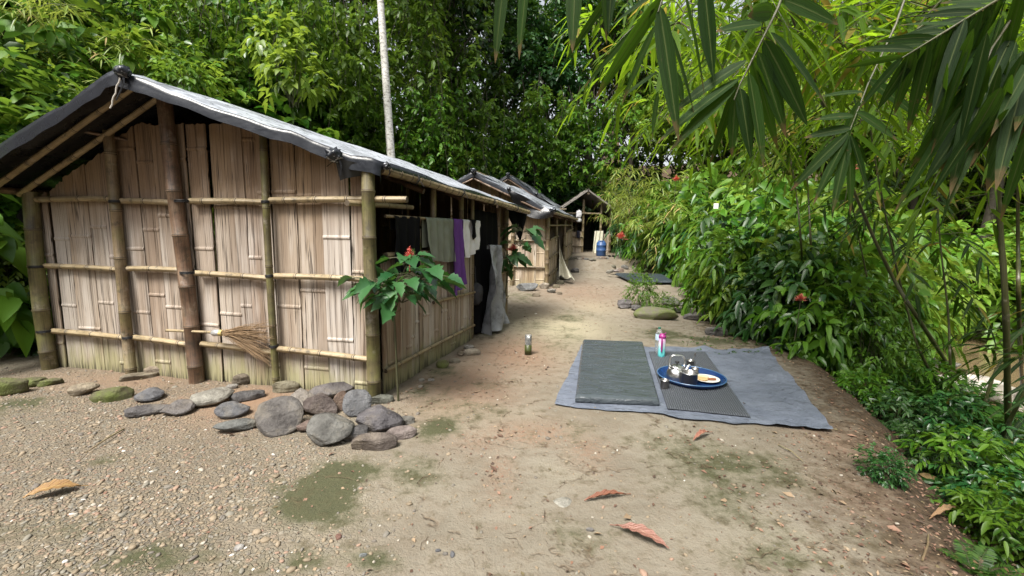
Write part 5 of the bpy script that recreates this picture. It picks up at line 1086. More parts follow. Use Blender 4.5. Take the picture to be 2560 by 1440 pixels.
def vine(key, seed, n, L, mat, LL=.16, LW=.085):
    def b(e):
        rg = np.random.default_rng(seed); ml, ms = MB(), MB(); k = np.linspace(0, 1, 10)
        o = np.stack([rg.normal(0, .55, n), rg.normal(0, .35, n), rg.random(n)*.5], -1); ln_ = L*(.45+.6*rg.random(n)); pts = o[:, None]+np.zeros((n, 10, 3)); pts[:, :, 2] -= ln_[:, None]*k; pts[:, :, 0] += .18*np.sin(k*5+rg.random((n, 1))*6); pts[:, :, 1] += .14*np.sin(k*4+rg.random((n, 1))*6)
        many_tubes(ms, pts, np.broadcast_to(.007*(1-.4*k), (n, 10)), 4); O = []; D = []
        for i in range(n):
            for q in range(int(ln_[i]*7)):
                u = rg.random()*8.99; a = int(u); f = u-a; O.append(pts[i, a]*(1-f)+pts[i, a+1]*f); w = rg.random()*2*PI; D.append([math.cos(w), math.sin(w), -.3])
        O = np.array(O); twigs(ml, None, O, np.array(D), .16+.2*rg.random(len(O)), 5, LL, LW, .8, .35, .2, PR2, rg, jit=.45)
        ml.build('foliage', M[mat], e); ms.build('stem', M['bark'], e)
    return proto(key, 'climbing_vine', b, mat)
vine('v1', 401, 16, 3.2, 'leaf_mid'); vine('v2', 402, 15, 3.0, 'leaf_mid', .18, .10); vine('v3', 403, 12, 2.6, 'leaf_bright', .15, .08)
def tree(key, name, seed, H, R, mat, tr=.16, trunk='bark', ncl=28, ntw=40, LL=.24, LW=.12, zlo=.55):
    def b(e):
        rg = np.random.default_rng(seed); ml, ms = MB(), MB(); k = np.linspace(0, 1, 12); tp = np.stack([.25*np.sin(k*3+seed), .25*np.sin(k*2.3+seed*2), k*H*.92-.4], -1); ms.tube(tp, tr*(1-.75*k)+.02, 9)
        O = []; Dd = []
        for c in range(ncl):
            u = zlo+(1-zlo)*rg.random()**.8; a = rg.random()*2*PI; rad = R*(.25+.75*rg.random()**.6)*(1.1-.75*abs((u-zlo)/(1-zlo)-.35)); p0 = tp[min(int(u*.88*11), 11)]; p1 = V3(p0[0]+rad*math.cos(a), p0[1]+rad*math.sin(a), u*H+.5*rg.normal())
            mid = (p0+p1)/2+V3(0, 0, -.1*rad); ms.tube(np.array([p0, mid, p1]), [tr*.28, tr*.18, .012], 5, cap=False)
            q, d = ball(rg, ntw, .95, .95, .6, 0, .2); q *= (.6+.6*rg.random()); O.append(q+p1); Dd.append(d+V3(0, 0, -.1))
        O = np.concatenate(O); Dd = np.concatenate(Dd); twigs(ml, None, O, unit(Dd+rg.normal(size=Dd.shape)*.4), .4*(.7+.6*rg.random(len(O))), 6, LL*(.8+.4*rg.random(len(O))), LW, .85, .25, .15, PR2, rg, jit=.4)
        ml.build('crown', M[mat], e); ms.build('trunk', M[trunk], e)
    return proto(key, name, b, mat)
tree('t1', 'forest_tree', 501, 12, 2.6, 'leaf_mid'); tree('t2', 'forest_tree', 502, 10, 2.4, 'leaf_mid'); tree('t3', 'forest_tree', 503, 13, 2.8, 'leaf_dark', .2, zlo=.3, ncl=34); tree('t4', 'forest_tree', 504, 9, 2.2, 'leaf_bright', .11)
tree('tw', 'pale_trunk_tree', 505, 17, 2.2, 'leaf_mid', .115, 'bark_pale', zlo=.72)
def place(key, x, y, s, label, cat, group, rz=None, z=None, tilt=(0, 0), sz=None):
    e, used = PROTO[key]
    o = copy_tree(e) if used else e
    PROTO[key][1] = True; zz = zt1(x, y)-.05 if z is None else z
    o.location = (x, y, zz); o.rotation_euler = (tilt[0], tilt[1], random.random()*6.28 if rz is None else rz); o.scale = (s, s, s if sz is None else sz)
    o['label'] = label; o['category'] = cat
    if group: o['group'] = group
    elif 'group' in o.keys(): del o['group']
    return o
def XP(px, Y, py=560): return float(P(px, py, Y)[0])
vr = np.random.default_rng(99)
# --- slope behind the huts
KL = {'s_mid1': 'mid green leafy shrub in the dense growth on the slope behind the huts', 's_mid2': 'wide mid green shrub in the dense growth on the slope behind the huts', 's_dark1': 'dark glossy shrub in the dense growth on the slope behind the huts', 's_dark2': 'dark drooping shrub in the dense growth on the slope behind the huts', 's_bright': 'light yellow green shrub in the dense growth on the slope behind the huts', 's_small': 'fine leaved shrub in the dense growth on the slope behind the huts', 's_big': 'plant with large heart shaped leaves on the slope behind the huts', 's_bigb': 'pale green plant with large heart shaped leaves on the slope behind the huts'}
keys = ['s_mid1', 's_mid2', 's_dark1', 's_dark2', 's_bright', 's_small', 's_big', 's_bigb']; pk = np.array([.20, .15, .10, .07, .15, .17, .09, .07])
n = 0
cand = []
for _ in range(9000):
    Y = 5+20*vr.random(); x = -18+23*vr.random(); s = float(sdist(np.array([x]), np.array([Y]), FOOT)[0])
    if s < .25 or s > 11 or x/Y < -1.45 or (x > -1 and s > 6): continue
    if all((x-a)**2+(Y-b)**2 > (.072*Y+.05)**2 for a, b in cand): cand.append((x, Y))
    if len(cand) >= 250: break
for x, Y in cand:
    k = vr.choice(keys, p=pk); place(k, x, Y, .75+.55*vr.random(), KL[k], 'shrub', KL[k].replace('the dense growth on ', ''), tilt=(vr.normal()*.2, .35*vr.random()))
for px, Y, s in ((40, 7.6, .9), (150, 8.2, .95), (-60, 7.0, .9), (240, 9.0, .9), (60, 9.5, 1.1), (200, 10.2, 1.1), (100, 7.2, .7), (330, 9.9, .85), (-20, 8.6, 1.1)):
    place(('b1', 'b2')[int(Y*10) % 2], XP(px, Y), Y, s, 'arching yellow green bamboo on the slope above the left end of the near hut', 'bamboo', 'bamboo on the slope at left')
for px, py, Y, s, k in ((735, 190, 9.6, .5, 's_bigb'), (690, 110, 10., .5, 's_bigb'), (325, 150, 8.9, .42, 's_bigb'), (455, 190, 8.8, .36, 's_big')):
    p = P(px, py, Y); place(k, p[0], Y, s, {735: 'pale large leaved plant climbing above the middle of the near roof', 690: 'pale large leaved plant high above the near roof', 325: 'pale large leaved plant just above the near ridge tip', 455: 'small large leaved plant right of the near ridge tip'}[px], 'plant', None, z=p[2]-s*1.1)
for px, Y, s in ((900, 10.4, .9), (960, 11, .8), (860, 10.2, .8), (1010, 11.8, .7), (820, 9.8, .6)):
    place('s_bright', XP(px, Y), Y, s, 'bright yellow green shrub just behind the near roof below the pale trunk', 'shrub', 'bright shrubs behind the near roof')
# left end of the near hut
for px, Y, s, k in ((30, 5.6, .62, 's_mid2'), (85, 6.2, .6, 's_dark1'), (-20, 5.3, .55, 's_bright'), (55, 6.9, .9, 's_mid1'), (100, 7.4, .9, 's_dark2'), (-60, 6.2, .8, 's_mid2'), (10, 5.2, .4, 's_dark2')):
    place(k, XP(px, Y), Y, s, 'leafy plant crowding the left end wall of the near hut', 'shrub', 'plants at the left end of the near hut')
place('s_bright', XP(40, 5.15), 5.15, .42, 'light green leafy plant beside the left corner post of the near hut', 'plant', None, z=.75)
place('p1', XP(70, 5.05), 5.05, .35, 'small dark palm seedling low beside the left corner post', 'plant', None)
for px, Y, s, k in ((640, 13.5, 1.3, 's_mid1'), (700, 14, 1.4, 's_small'), (760, 14.5, 1.3, 's_mid2'), (820, 15, 1.4, 's_mid1'), (870, 14, 1.2, 's_small'), (590, 14.5, 1.5, 's_mid2'), (790, 16.5, 1.8, 's_mid1'), (700, 16.5, 1.8, 's_mid2'), (910, 16, 1.5, 's_mid1'), (930, 14.2, 1., 's_mid2'), (850, 17.5, 1.9, 's_small'), (640, 17, 1.8, 's_mid1')):
    place(k, XP(px, Y), Y, s, 'leafy shrub high on the slope left of the pale trunk', 'shrub', 'upper slope shrubs left of the pale trunk', sz=s*1.5)
# --- trees
tr = lambda k, px, Y, s, lab, grp=None, cat='tree', tilt=(0, 0), sz=None: place(k, XP(px, Y), Y, s, lab, cat, grp, tilt=tilt, sz=sz)
tr('tw', 966, 13.2, 1., 'tall tree with a pale whitish trunk rising behind the near roof', tilt=(0, .0))
for px, Y, s, k in ((430, 17, 1., 't1'), (660, 18, 1., 't2'), (800, 19, 1.1, 't3'), (560, 20, 1.1, 't3'), (-60, 16, 1, 't1'), (240, 19, 1.1, 't2'), (900, 18, 1, 't1'), (1060, 18, 1., 't2')):
    tr(k, px, Y, s, 'tall forest tree rising out of the slope behind the huts', 'trees on the slope behind the huts')
tr('t3', 1120, 20, 1.05, 'dark trunked tree hung with vines behind the second hut'); tr('t3', 1216, 21.5, 1.1, 'dark trunked tree left of the narrow sky gap'); tr('t1', 1290, 25, .85, 'slim dark tree right in the narrow sky gap'); tr('t3', 1345, 22.5, .9, 'vine covered tree with hanging straps beside the sky gap')
tr('t1', 1400, 26, 1.2, 'dark forest tree beyond the open shed, left'); tr('t3', 1482, 24, 1.1, 'dark forest tree rising behind the open shed'); tr('t2', 1560, 24, 1.1, 'mid green forest tree right of the open shed'); tr('t1', 1640, 27, 1.1, 'dark forest tree behind the bamboo right of the shed')
for px, Y in ((1170, 30), (1080, 27), (1560, 32)):
    tr('t1' if Y % 2 else 't3', px, Y, 1.35, 'distant dark forest tree beyond the end of the path', 'distant trees beyond the shed')
def vp(k, px, py, Y, s, lab, grp): p = P(px, py, Y); place(k, p[0], p[1], s, lab, 'vine', grp, z=p[2])
for px, py, Y, s, k in ((1000, -20, 14.5, 1.3, 'v1'), (1070, 60, 15.5, 1.25, 'v3'), (1090, 220, 16, 1.2, 'v1'), (1150, 120, 17, 1.3, 'v2'), (1040, 230, 14.5, 1., 'v1'), (1190, 260, 17, 1.2, 'v1'), (1130, 320, 16, .8, 'v3'), (880, 20, 13, 1.1, 'v2'), (620, -20, 12, 1.1, 'v2'), (520, 30, 12, 1, 'v1'), (1340, 230, 19, 1.2, 'v2'), (1280, 300, 19, 1.1, 'v1'), (1400, 280, 20, 1.2, 'v2'), (1480, 260, 19, 1.2, 'v2'), (1240, 200, 20, 1.3, 'v2'), (330, -10, 11, 1, 'v2'), (430, 60, 11.5, .9, 'v1'), (760, -30, 13, 1.2, 'v1')):
    vp(k, px, py, Y, s, {'v1': 'mid green vine curtain hanging among the forest trees', 'v2': 'dark vine curtain hanging among the forest trees', 'v3': 'yellow green vine curtain hanging among the forest trees'}[k], {'v1': 'mid green vines in the forest', 'v2': 'dark vines in the forest', 'v3': 'yellow green vines in the forest'}[k])
for px, Y, s, k in ((1040, 16.5, 1.2, 's_dark1'), (1100, 17.5, 1.3, 's_dark2'), (1150, 19, 1.4, 's_mid1'), (1230, 20.5, 1.5, 's_dark1'), (1300, 21.5, 1.6, 's_dark2'), (1370, 21.8, 1.5, 's_dark1'), (1350, 24, 1.8, 's_mid1'), (1440, 23.5, 1.8, 's_dark2'), (1520, 22.5, 1.5, 's_dark1'), (1560, 20.5, 1.2, 's_dark2'), (1600, 22, 1.6, 's_mid2'), (1250, 24, 2, 's_dark1'), (1190, 22, 1.6, 's_mid2'), (1420, 27, 2.4, 's_dark1'), (1330, 26, 2.2, 's_dark2'), (1500, 26, 2.2, 's_mid1'), (1210, 25, 2.2, 's_mid1'), (1130, 22, 2., 's_dark1'), (1600, 25, 2.2, 's_dark2')):
    place(k, XP(px, Y), Y, s, 'dark undergrowth shrub behind the far huts and shed', 'shrub', 'dark undergrowth behind the far huts')
for px, Y, s, k in ((1010, 13.5, .9, 's_mid1'), (1060, 14.2, .9, 's_small'), (1110, 15.5, 1., 's_mid2'), (1090, 16.8, 1.3, 's_bright'), (1140, 18.2, 1.2, 's_dark1'), (1190, 19.6, 1.3, 's_dark2'), (1030, 16.5, 1.4, 's_mid1'), (1000, 15.2, 1.2, 's_bright'), (1160, 21, 1.7, 's_mid2'), (1240, 21.2, 1.2, 's_dark1'), (1070, 19, 1.7, 's_small'), (980, 17, 1.5, 's_mid2'), (1120, 20.5, 1.8, 's_mid1')):
    place(k, XP(px, Y), Y, s, 'leafy shrub in the green wall between the pale trunk and the far huts', 'shrub', 'green wall right of the pale trunk', sz=s*1.5)
# --- right of the path
RGp = 'shrubs along the right side of the path'
RL = {'s_mid1': 'mid green shrub in the hedge along the right side of the path', 's_dark1': 'dark glossy shrub in the hedge along the right side of the path', 's_mid2': 'wide mid green shrub in the hedge along the right side of the path', 's_dark2': 'dark drooping shrub in the hedge along the right side of the path', 's_small': 'fine leaved shrub in the hedge along the right side of the path', 's_bright': 'light green shrub in the hedge along the right side of the path', 's_big': 'large leaved plant in the hedge along the right side of the path'}
for px, Y, s, k, q in ((1600, 15.6, .62, 's_dark1', 1.2), (1640, 14.4, .75, 's_mid1', 1.2), (1690, 13.6, .8, 's_dark2', 1.3), (1730, 13.2, .9, 's_mid2', 1.3), (1790, 12.4, .9, 's_mid1', 1.5), (1800, 11.0, .75, 's_mid1', 1.5), (1850, 10.6, .8, 's_dark2', 1.5), (1900, 10.2, .9, 's_bright', 1.4), (1810, 9.4, .66, 's_mid1', 1.4), (1870, 8.8, .7, 's_dark1', 1.7), (1930, 8.9, .8, 's_mid2', 1.6), (1990, 9.4, .95, 's_small', 1.5), (1840, 7.8, .58, 's_mid1', 1.5), (1900, 7.3, .6, 's_bright', 1.5), (1960, 7.2, .66, 's_dark1', 1.7), (2030, 7.4, .75, 's_mid1', 1.7), (1950, 6.5, .5, 's_dark1', 1.5), (2010, 6.3, .58, 's_dark2', 1.6), (2080, 6.5, .62, 's_mid1', 1.7), (2070, 5.7, .44, 's_mid2', 1.5), (2130, 5.9, .5, 's_small', 1.8), (2110, 7.8, .8, 's_bright', 1.7), (2190, 7.4, .7, 's_bright', 1.6), (2200, 8.8, .9, 's_mid1', 1.6), (2090, 9.4, .9, 's_big', 1.5), (2010, 11, 1., 's_mid1', 1.7), (1920, 12, 1.05, 's_mid1', 1.7), (1860, 13.5, 1.2, 's_mid2', 1.6), (1960, 14, 1.2, 's_bright', 1.7), (1760, 15, 1.2, 's_mid1', 1.4), (1690, 16.5, 1.1, 's_mid1', 1.4), (2160, 6.4, .5, 's_mid2', 1.8), (2240, 6.6, .55, 's_bright', 1.8), (2270, 8.2, .55, 's_mid1', 1.5), (2250, 10.5, 1., 's_bright', 1.8), (2120, 11.5, 1.1, 's_mid2', 1.9), (2200, 5.3, .36, 's_small', 1.6)):
    place(k.replace('s_', 'h_') if k != 's_big' else k, XP(px, Y), Y, s, RL[k], 'shrub', RL[k].replace('in the hedge ', ''), sz=s*(.6+.55*q))
for px, Y, s, k, zz in ((1590, 19, 1.2, 'b1', None), (1575, 16.8, .8, 'b2', None), (1600, 15.8, 1.15, 'b1', None), (1660, 13.8, 1.05, 'b2', None), (1730, 13.6, 1.1, 'b1', None), (1800, 12.6, 1.1, 'b2', None), (1860, 13., 1.2, 'b1', None), (1640, 17.5, 1.3, 'b2', None), (1710, 16.5, 1.35, 'b1', None), (1850, 11.2, 1.1, 'b3', None), (1960, 12.5, 1.2, 'b1', None), (2060, 12, 1.2, 'b3', None), (1780, 14.5, 1.4, 'b2', None)):
    place(k, XP(px, Y), Y, s, 'bushy yellow green bamboo right of the path below the forest', 'bamboo', 'bamboo right of the path')
for px, Y, s, k, lab in ((1640, 14.5, .9, 'p2', 'tall dark feathery palm among the bamboo right of the shed'), (1930, 7.4, .6, 'p2', 'feathery palm leaning over the shrubs, mid right'), (1560, 17.6, .7, 'p1', 'dark palm fronds drooping at the right eave of the shed'), (2060, 8.4, .7, 'p2', 'feathery palm above the yellow green shrubs'), (1800, 9.4, .6, 'p2', 'bright feathery fronds above the small rocks')):
    place(k, XP(px, Y), Y, s, lab, 'palm', None)
place('s_small', XP(1615, 8.7), 8.7, .30, 'small olive green bush between the rocks before the blue mattress', 'shrub', None, sz=.42)
place('s_small', XP(1680, 8.3), 8.3, .22, 'smaller bush right of the olive bush among the rocks', 'shrub', None)
# across the stream
cand = []
for _ in range(6000):
    Y = 4+26*vr.random(); x = 8+26*vr.random(); t = -float(sdist(np.array([x]), np.array([Y]), EDGE)[0])
    if t < 6.5 or t > 19 or x/Y > 1.7 or x/Y < .28: continue
    if all((x-a)**2+(Y-b)**2 > (.07*math.hypot(x, Y)+.4)**2 for a, b in cand): cand.append((x, Y))
for x, Y in cand[:90]:
    k = vr.choice(['s_bright', 's_mid1', 's_mid2', 's_big', 's_dark1', 's_bigb'], p=[.46, .16, .14, .08, .02, .14]); place(k, x, Y, 1.+.8*vr.random(), 'leafy shrub covering the far bank across the stream', 'shrub', 'shrubs across the stream')
for px, Y, s, k in ((1750, 22, 1.1, 't4'), (1850, 20, 1.1, 't4'), (1950, 21, 1.2, 't2'), (2060, 18, 1.1, 't4'), (2160, 20, 1.2, 't2'), (2260, 16, 1.1, 't4'), (2360, 17, 1.2, 't4'), (2460, 14.5, 1.1, 't2'), (2560, 14, 1.2, 't4'), (2050, 25, 1.5, 't4'), (1900, 27, 1.5, 't2'), (2300, 22, 1.5, 't4'), (2520, 18, 1.4, 't2'), (2660, 14, 1.2, 't4'), (1680, 24, 1.2, 't4')):
    tr(k, px, Y, s, 'leafy sunlit tree in the forest across the stream', 'trees across the stream')
# --- lower right bank: ferns and ground cover
for px, py, s, k in ((2210, 1000, .5, 'f1'), (2290, 1010, .55, 'f2'), (2350, 1060, .6, 'f1'), (2430, 1090, .6, 'f2'), (2300, 960, .5, 'f1'), (2500, 1160, .62, 'f1'), (2540, 1240, .6, 'f2'), (2330, 1110, .4, 'f1'), (2440, 1180, .42, 'f2'), (2380, 1060, .5, 'f2'), (2480, 1320, .4, 'f2'), (2560, 1400, .45, 'f2'), (2250, 960, .5, 'f2'), (2150, 985, .35, 'f1'), (2030, 880, .35, 'f2'), (2470, 1240, .45, 'f1'), (2545, 1330, .5, 'f1'), (2180, 940, .5, 'f2'), (2120, 940, .4, 'f1'), (2060, 900, .4, 'f2'), (2580, 1130, .6, 'f2'), (1990, 860, .4, 'f1'), (2420, 1010, .55, 'f2'), (1840, 838, .3, 'f1'), (2400, 1150, .5, 'f2')):
    g = GT(px, py); place(k, g[0], g[1], s, 'green fern in the ground cover on the right bank', 'fern', 'ferns on the right bank')
gpl = GT(2205, 1195); place('s_dark1', gpl[0], gpl[1]-.0, .115, 'low plant with dull green leaves on the bare edge at right', 'plant', None)
gpl = GT(2440, 1430); place('f2', gpl[0], gpl[1], .22, 'bright light green fern tip at the bottom right corner', 'fern', None)
for px, py, s_ in ((2160, 1010, .2), (2250, 1080, .22), (2330, 1180, .2), (2400, 1220, .24), (2470, 1290, .2), (2210, 905, .3), (2300, 1000, .28), (2520, 1370, .2), (2090, 910, .24), (2390, 1120, .26)):
    gpl = GT(px, py); place('h_dark1' if px % 20 else 'h_mid1', gpl[0], gpl[1], s_, 'low broad leaved plant among the ferns on the right bank', 'plant', 'low plants among the ferns on the right bank')
def cover(name, label, n, cond, m, LL, LW, mat, seed, tl=.16, hz=.02):
    rg = np.random.default_rng(seed); O = []
    while len(O) < n:
        x, y = cond(rg)
        if x is not None: O.append((x, y))
    O = np.array(O); z = zt(O[:, 0], O[:, 1])+hz; O = np.column_stack([O, z]); D = unit(rg.normal(size=(n, 3))*V3(.7, .7, .25)+V3(0, 0, 1.)); ml = MB(); L = tl*(.5+rg.random(n))
    twigs(ml, None, O, D, L, m, LL*(.6+.8*rg.random(n)), LW*(.6+.8*rg.random(n)), 1.0, .4, .3, PR2, rg, jit=.3, start=.3); tag(ml.build(name, M[mat], None, False), label, 'ground cover', kind='stuff')
def c_right(rg):
    y = .6+9*rg.random()**1.3; x = 1.5+5.5*rg.random(); t = -float(sdist(np.array([x]), np.array([y]), EDGE)[0])
    return (x, y) if t > .3+.4*rg.random() and t < 4.6 and rg.random() < .3+.7*(t > .7) else (None, None)
cover('ground_cover', 'low leafy ground cover spreading over the right bank', 3900, c_right, 7, .085, .032, 'leaf_fern', 611, .2)
def c_hill(rg):
    y = 3.5+19*rg.random(); x = -16+18*rg.random(); s = float(sdist(np.array([x]), np.array([y]), FOOT)[0]); return (x, y) if .2 < s < 9 and x/y > -1.5 else (None, None)
cover('undergrowth', 'dark low undergrowth carpeting the slope behind the huts', 2600, c_hill, 6, .17, .08, 'leaf_dark', 612, .5)
def c_moss(rg):
    px = 1700+380*rg.random(); py = 838+45*rg.random()+(px-1700)*.06; g = G(px, py); return g[0], g[1]
cover('low_weeds', 'tiny low weeds fringing the shrubs behind the bottles', 160, c_moss, 5, .03, .012, 'leaf_fern', 613, .05, .005)
PRL = ((.0, 0), (.05, .55), (.16, .95), (.26, .72), (.38, 1.), (.52, .62), (.64, .7), (.82, .3), (1., 0))
# ------------------------------------------------------------------ flowering plants, foreground bamboo
def pagoda(mb, c, h, r, rg, tiers=9):
    """cone of whorled coral spikes"""
    for k in range(tiers):
        f = k/(tiers-1); rad = r*(1-.8*f); n = max(6, int(22*(1-.6*f))); a = rg.random(n)*2*PI
        O = c+V3(0, 0, h*f)+np.zeros((n, 3)); D = np.stack([np.cos(a), np.sin(a), .25+.2*rg.normal(size=n)], -1)
        Ls = rad*(.8+.4*rg.random(n)); leaf_arrays(mb, O, D, V3(0, 0, 1)+rg.normal(size=(n, 3))*.3, Ls, Ls*.16+.004, -.1, PR1, .2)
def flower_plant(label, base, path, leaves, fl, seed, LL, side=None):
    rg = np.random.default_rng(seed); e = empty('flowering_plant', base, label, 'plant'); ms = MB(); ms.tube(np.array([base]+path), np.linspace(.011, .006, len(path)+1), 7)
    ml = MB(); O = []; D = []; L = []
    for c, r, n in leaves:
        d = unit(rg.normal(size=(n, 3))*V3(1, 1, .45)); p0 = c+d*V3(r, r, r*.55)*.35; p1 = c+d*V3(r, r, r*.55)*(.55+.3*rg.random((n, 1)))
        pts = np.stack([np.broadcast_to(c, p0.shape)+V3(0, 0, -.04), p0+V3(0, 0, .015), p1], 1); many_tubes(ms, pts, np.broadcast_to(np.array([.005, .004, .003]), (n, 3)), 4)
        dd = d*V3(1, 1, .3)+V3(0, 0, -.30); O.append(p1); D.append(dd+rg.normal(size=(n, 3))*.15); L.append(LL*(.6+.6*rg.random(n)))
    O, D, L = np.concatenate(O), np.concatenate(D), np.concatenate(L); leaf_arrays(ml, O, D, V3(0, 0, 1)+rg.normal(size=O.shape)*.4, L, L*.74, .26, PRL, .16)
    ms.build('stem', M['stem'], e); ml.build('foliage', M['leaf_flower'], e)
    for c, h, r in fl:
        mf = MB(); mf.tube(np.array([c-V3(0, 0, .1), c+V3(0, 0, h)]), [.006, .003], 5); pagoda(mf, c, h, r, rg); mf.build('flower', M['flower_red'], e)
    return e
b1_ = GT(996, 1002)
flower_plant('flowering plant with lobed leaves and red spire at the near hut corner', b1_, [P(990, 880, 3.68), P(985, 780, 3.68), P(1000, 700, 3.70), P(1022, 650, 3.72)],
             [(P(985, 705, 3.66), .34, 32), (P(1050, 690, 3.72), .32, 20), (P(925, 705, 3.62), .26, 14), (P(1010, 650, 3.70), .18, 9), (P(1005, 745, 3.60), .24, 14)], [(P(1024, 650, 3.72), .11, .065)], 701, .19)
b2_ = GT(1259, 800)
flower_plant('taller flowering plant with red bloom at the far corner of the near hut', b2_, [P(1262, 740, 7.3), P(1272, 670, 7.3), P(1288, 600, 7.3), P(1296, 560, 7.3)],
             [(P(1262, 640, 7.25), .34, 20), (P(1310, 575, 7.3), .28, 12), (P(1245, 660, 7.2), .24, 10), (P(1300, 610, 7.25), .26, 8)], [(P(1281, 628, 7.2), .12, .11)], 702, .25)
def bloom(px, py, Y, r, label):
    c = P(px, py, Y); e = empty('red_flower', c, label, 'flower'); rg = np.random.default_rng(int(px)); mf = MB(); pagoda(mf, c, r*1.1, r, rg, 7); mf.build('petals', M['flower_red'], e); mf = MB(); mf.tube(np.array([c+V3(.01, .05, -.5), c+V3(0, .01, -.2), c]), [.006, .005, .004], 5); mf.build('stem', M['stem'], e)
bloom(1553, 597, 11.6, .17, 'red flower above the bush at the right side of the path'); bloom(2001, 752, 5.2, .075, 'red flower glowing in the dark shrub behind the sheet'); bloom(1690, 452, 11., .12, 'red flower high among the yellow green bamboo'); bloom(2125, 425, 6., .1, 'coral flower half hidden behind the hanging bamboo leaves')
tg = P(1790, 515, 8.5); mb = MB(); mb.box(tg, (.09, .008, .10)); tag(mb.build('paper_tag', simple('white card', (.75, .75, .72), .6), None, False, org=tg), 'small blank white card stuck among the shrubs right of the path', 'card')
lf = P(1100, 452, 5.0)
# living bamboo on the right bank, arching over the clearing
def cane(label, pts, r, tw, seed, LL=.26, LW=.034, group='bamboo canes on the right bank', mat='leaf_near', name='bamboo_cane', m=7, tl=.5, drp=.6):
    rg = np.random.default_rng(seed); pts = np.array(pts, float); K = 40; s = np.linspace(0, len(pts)-1, K); i = np.minimum(s.astype(int), len(pts)-2); f = (s-i)[:, None]
    p0 = pts[np.maximum(i-1, 0)]; p1 = pts[i]; p2 = pts[i+1]; p3 = pts[np.minimum(i+2, len(pts)-1)]
    c = .5*((2*p1)+(-p0+p2)*f+(2*p0-5*p1+4*p2-p3)*f*f+(-p0+3*p1-3*p2+p3)*f**3)
    e = empty(name, c[0], label, 'bamboo', group); ms = MB(); rad = r*(1-.7*np.linspace(0, 1, K))*(1+.12*(np.arange(K) % 4 == 0)); ms.tube(c, rad, 9)
    ml, m2 = MB(), MB(); u = tw[1]+(1-tw[1])*rg.random(tw[0]); O = c[np.minimum((u*(K-1)).astype(int), K-1)]; w = rg.random(tw[0])*2*PI; D = np.stack([np.cos(w), np.sin(w), .1+.35*rg.normal(size=tw[0])], -1)
    twigs(ml, ms, O, D, tl*(.5+rg.random(tw[0])), m, LL*(.8+.4*rg.random(tw[0])), LW, .7, drp, .3, PRB, rg, 'leafy', .2, .0045)
    ml.build('foliage', M[mat], e); ms.build('culm', M['cane_green'], e); return e
Wp = lambda px, py, Y: P(px, py, Y)
gb = lambda px, py: GT(px, py)-V3(0, 0, .1)
cane('long slanting bamboo cane crossing the stream view up to the left', [gb(2440, 1000), Wp(2330, 850, 4.6), Wp(2225, 680, 4.5), Wp(2120, 440, 4.3), Wp(2020, 150, 3.9), Wp(1900, -160, 3.4)], .022, (18, .66), 801)
cane('thin cane just left of the long slanting cane', [gb(2395, 1010), Wp(2310, 900, 4.8), Wp(2270, 780, 4.9), Wp(2235, 640, 4.9), Wp(2180, 350, 4.8), Wp(2150, 50, 4.5)], .016, (12, .66), 802)
cane('upright dark cane near the right picture edge', [gb(2525, 1120), Wp(2515, 800, 3.5), Wp(2500, 560, 3.5), Wp(2488, 400, 3.45), Wp(2450, 120, 3.3), Wp(2350, -250, 3.0)], .024, (20, .66), 803)
cane('second upright cane touching the right picture edge', [gb(2560, 1000), Wp(2548, 800, 4.1), Wp(2545, 600, 4.1), Wp(2540, 380, 4.0), Wp(2500, 50, 3.8)], .020, (16, .62), 804)
cane('cane leaning right across the boulder', [gb(2440, 1080), Wp(2480, 950, 4.2), Wp(2530, 860, 4.2), Wp(2620, 700, 4.2)], .017, (12, .6), 805)
cane('short dark cane standing left of the pale boulder', [gb(2385, 1015), Wp(2375, 900, 4.9), Wp(2370, 780, 5.), Wp(2350, 600, 5.1), Wp(2340, 420, 5.2)], .016, (12, .6), 806)
cane('low bent cane at the right edge above the ferns', [gb(2480, 1130), Wp(2530, 1040, 3.4), Wp(2575, 960, 3.3), Wp(2650, 850, 3.2)], .018, (8, .7), 807)
cane('slim pair cane rising behind the red flower, left', [gb(2010, 830), Wp(2005, 650, 6.2), Wp(1990, 480, 6.1), Wp(1965, 330, 6.), Wp(1950, 150, 5.8)], .016, (12, .6), 808, mat='leaf_bamboo')
cane('slim pair cane rising behind the red flower, right', [gb(2030, 830), Wp(2028, 650, 6.3), Wp(2020, 480, 6.3), Wp(2010, 300, 6.2), Wp(2040, 100, 6.0)], .017, (12, .6), 809, mat='leaf_bamboo')
cane('thin stem rising through the shrubs left of the canes', [gb(2210, 960), Wp(2180, 760, 5.6), Wp(2140, 560, 5.6), Wp(2100, 330, 5.5)], .014, (10, .7), 810)
# branches that hang down into the picture near the camera, each leaf laid out by hand
def leaf_set(label, stem, leaves, W, seed, name='hanging_bamboo_branch', mat='leaf_near'):
    rg = np.random.default_rng(seed); stem = [np.asarray(p, float) for p in stem]; e = empty(name, stem[0], label, 'bamboo', 'bamboo branches hanging over the clearing'); ms = MB(); ms.tube(np.array(stem), np.linspace(.006, .0022, len(stem)), 6); ms.build('twig', M['cane_green'], e)
    ml = MB()
    for (x0, y0, Y0, x1, y1, Y1, w) in leaves:
        a, b = P(x0, y0, Y0), P(x1, y1, Y1); L = np.linalg.norm(b-a); d = (b-a)/L; Ln = L*(1+.0); vdir = unit(a-CAM)
        n = unit(-vdir*.75+V3(0, 0, .5)+rg.normal(size=3)*.35)
        leaf_arrays(ml, a[None], (d+V3(0, 0, .10))[None], n[None], [Ln], [w*Y0/FOC], .10, ((0, 0), (.05, .45), (.16, .86), (.35, 1), (.6, .88), (.82, .5), (.94, .2), (1, 0)), .10)
    ml.build('foliage', M[mat], e); return e
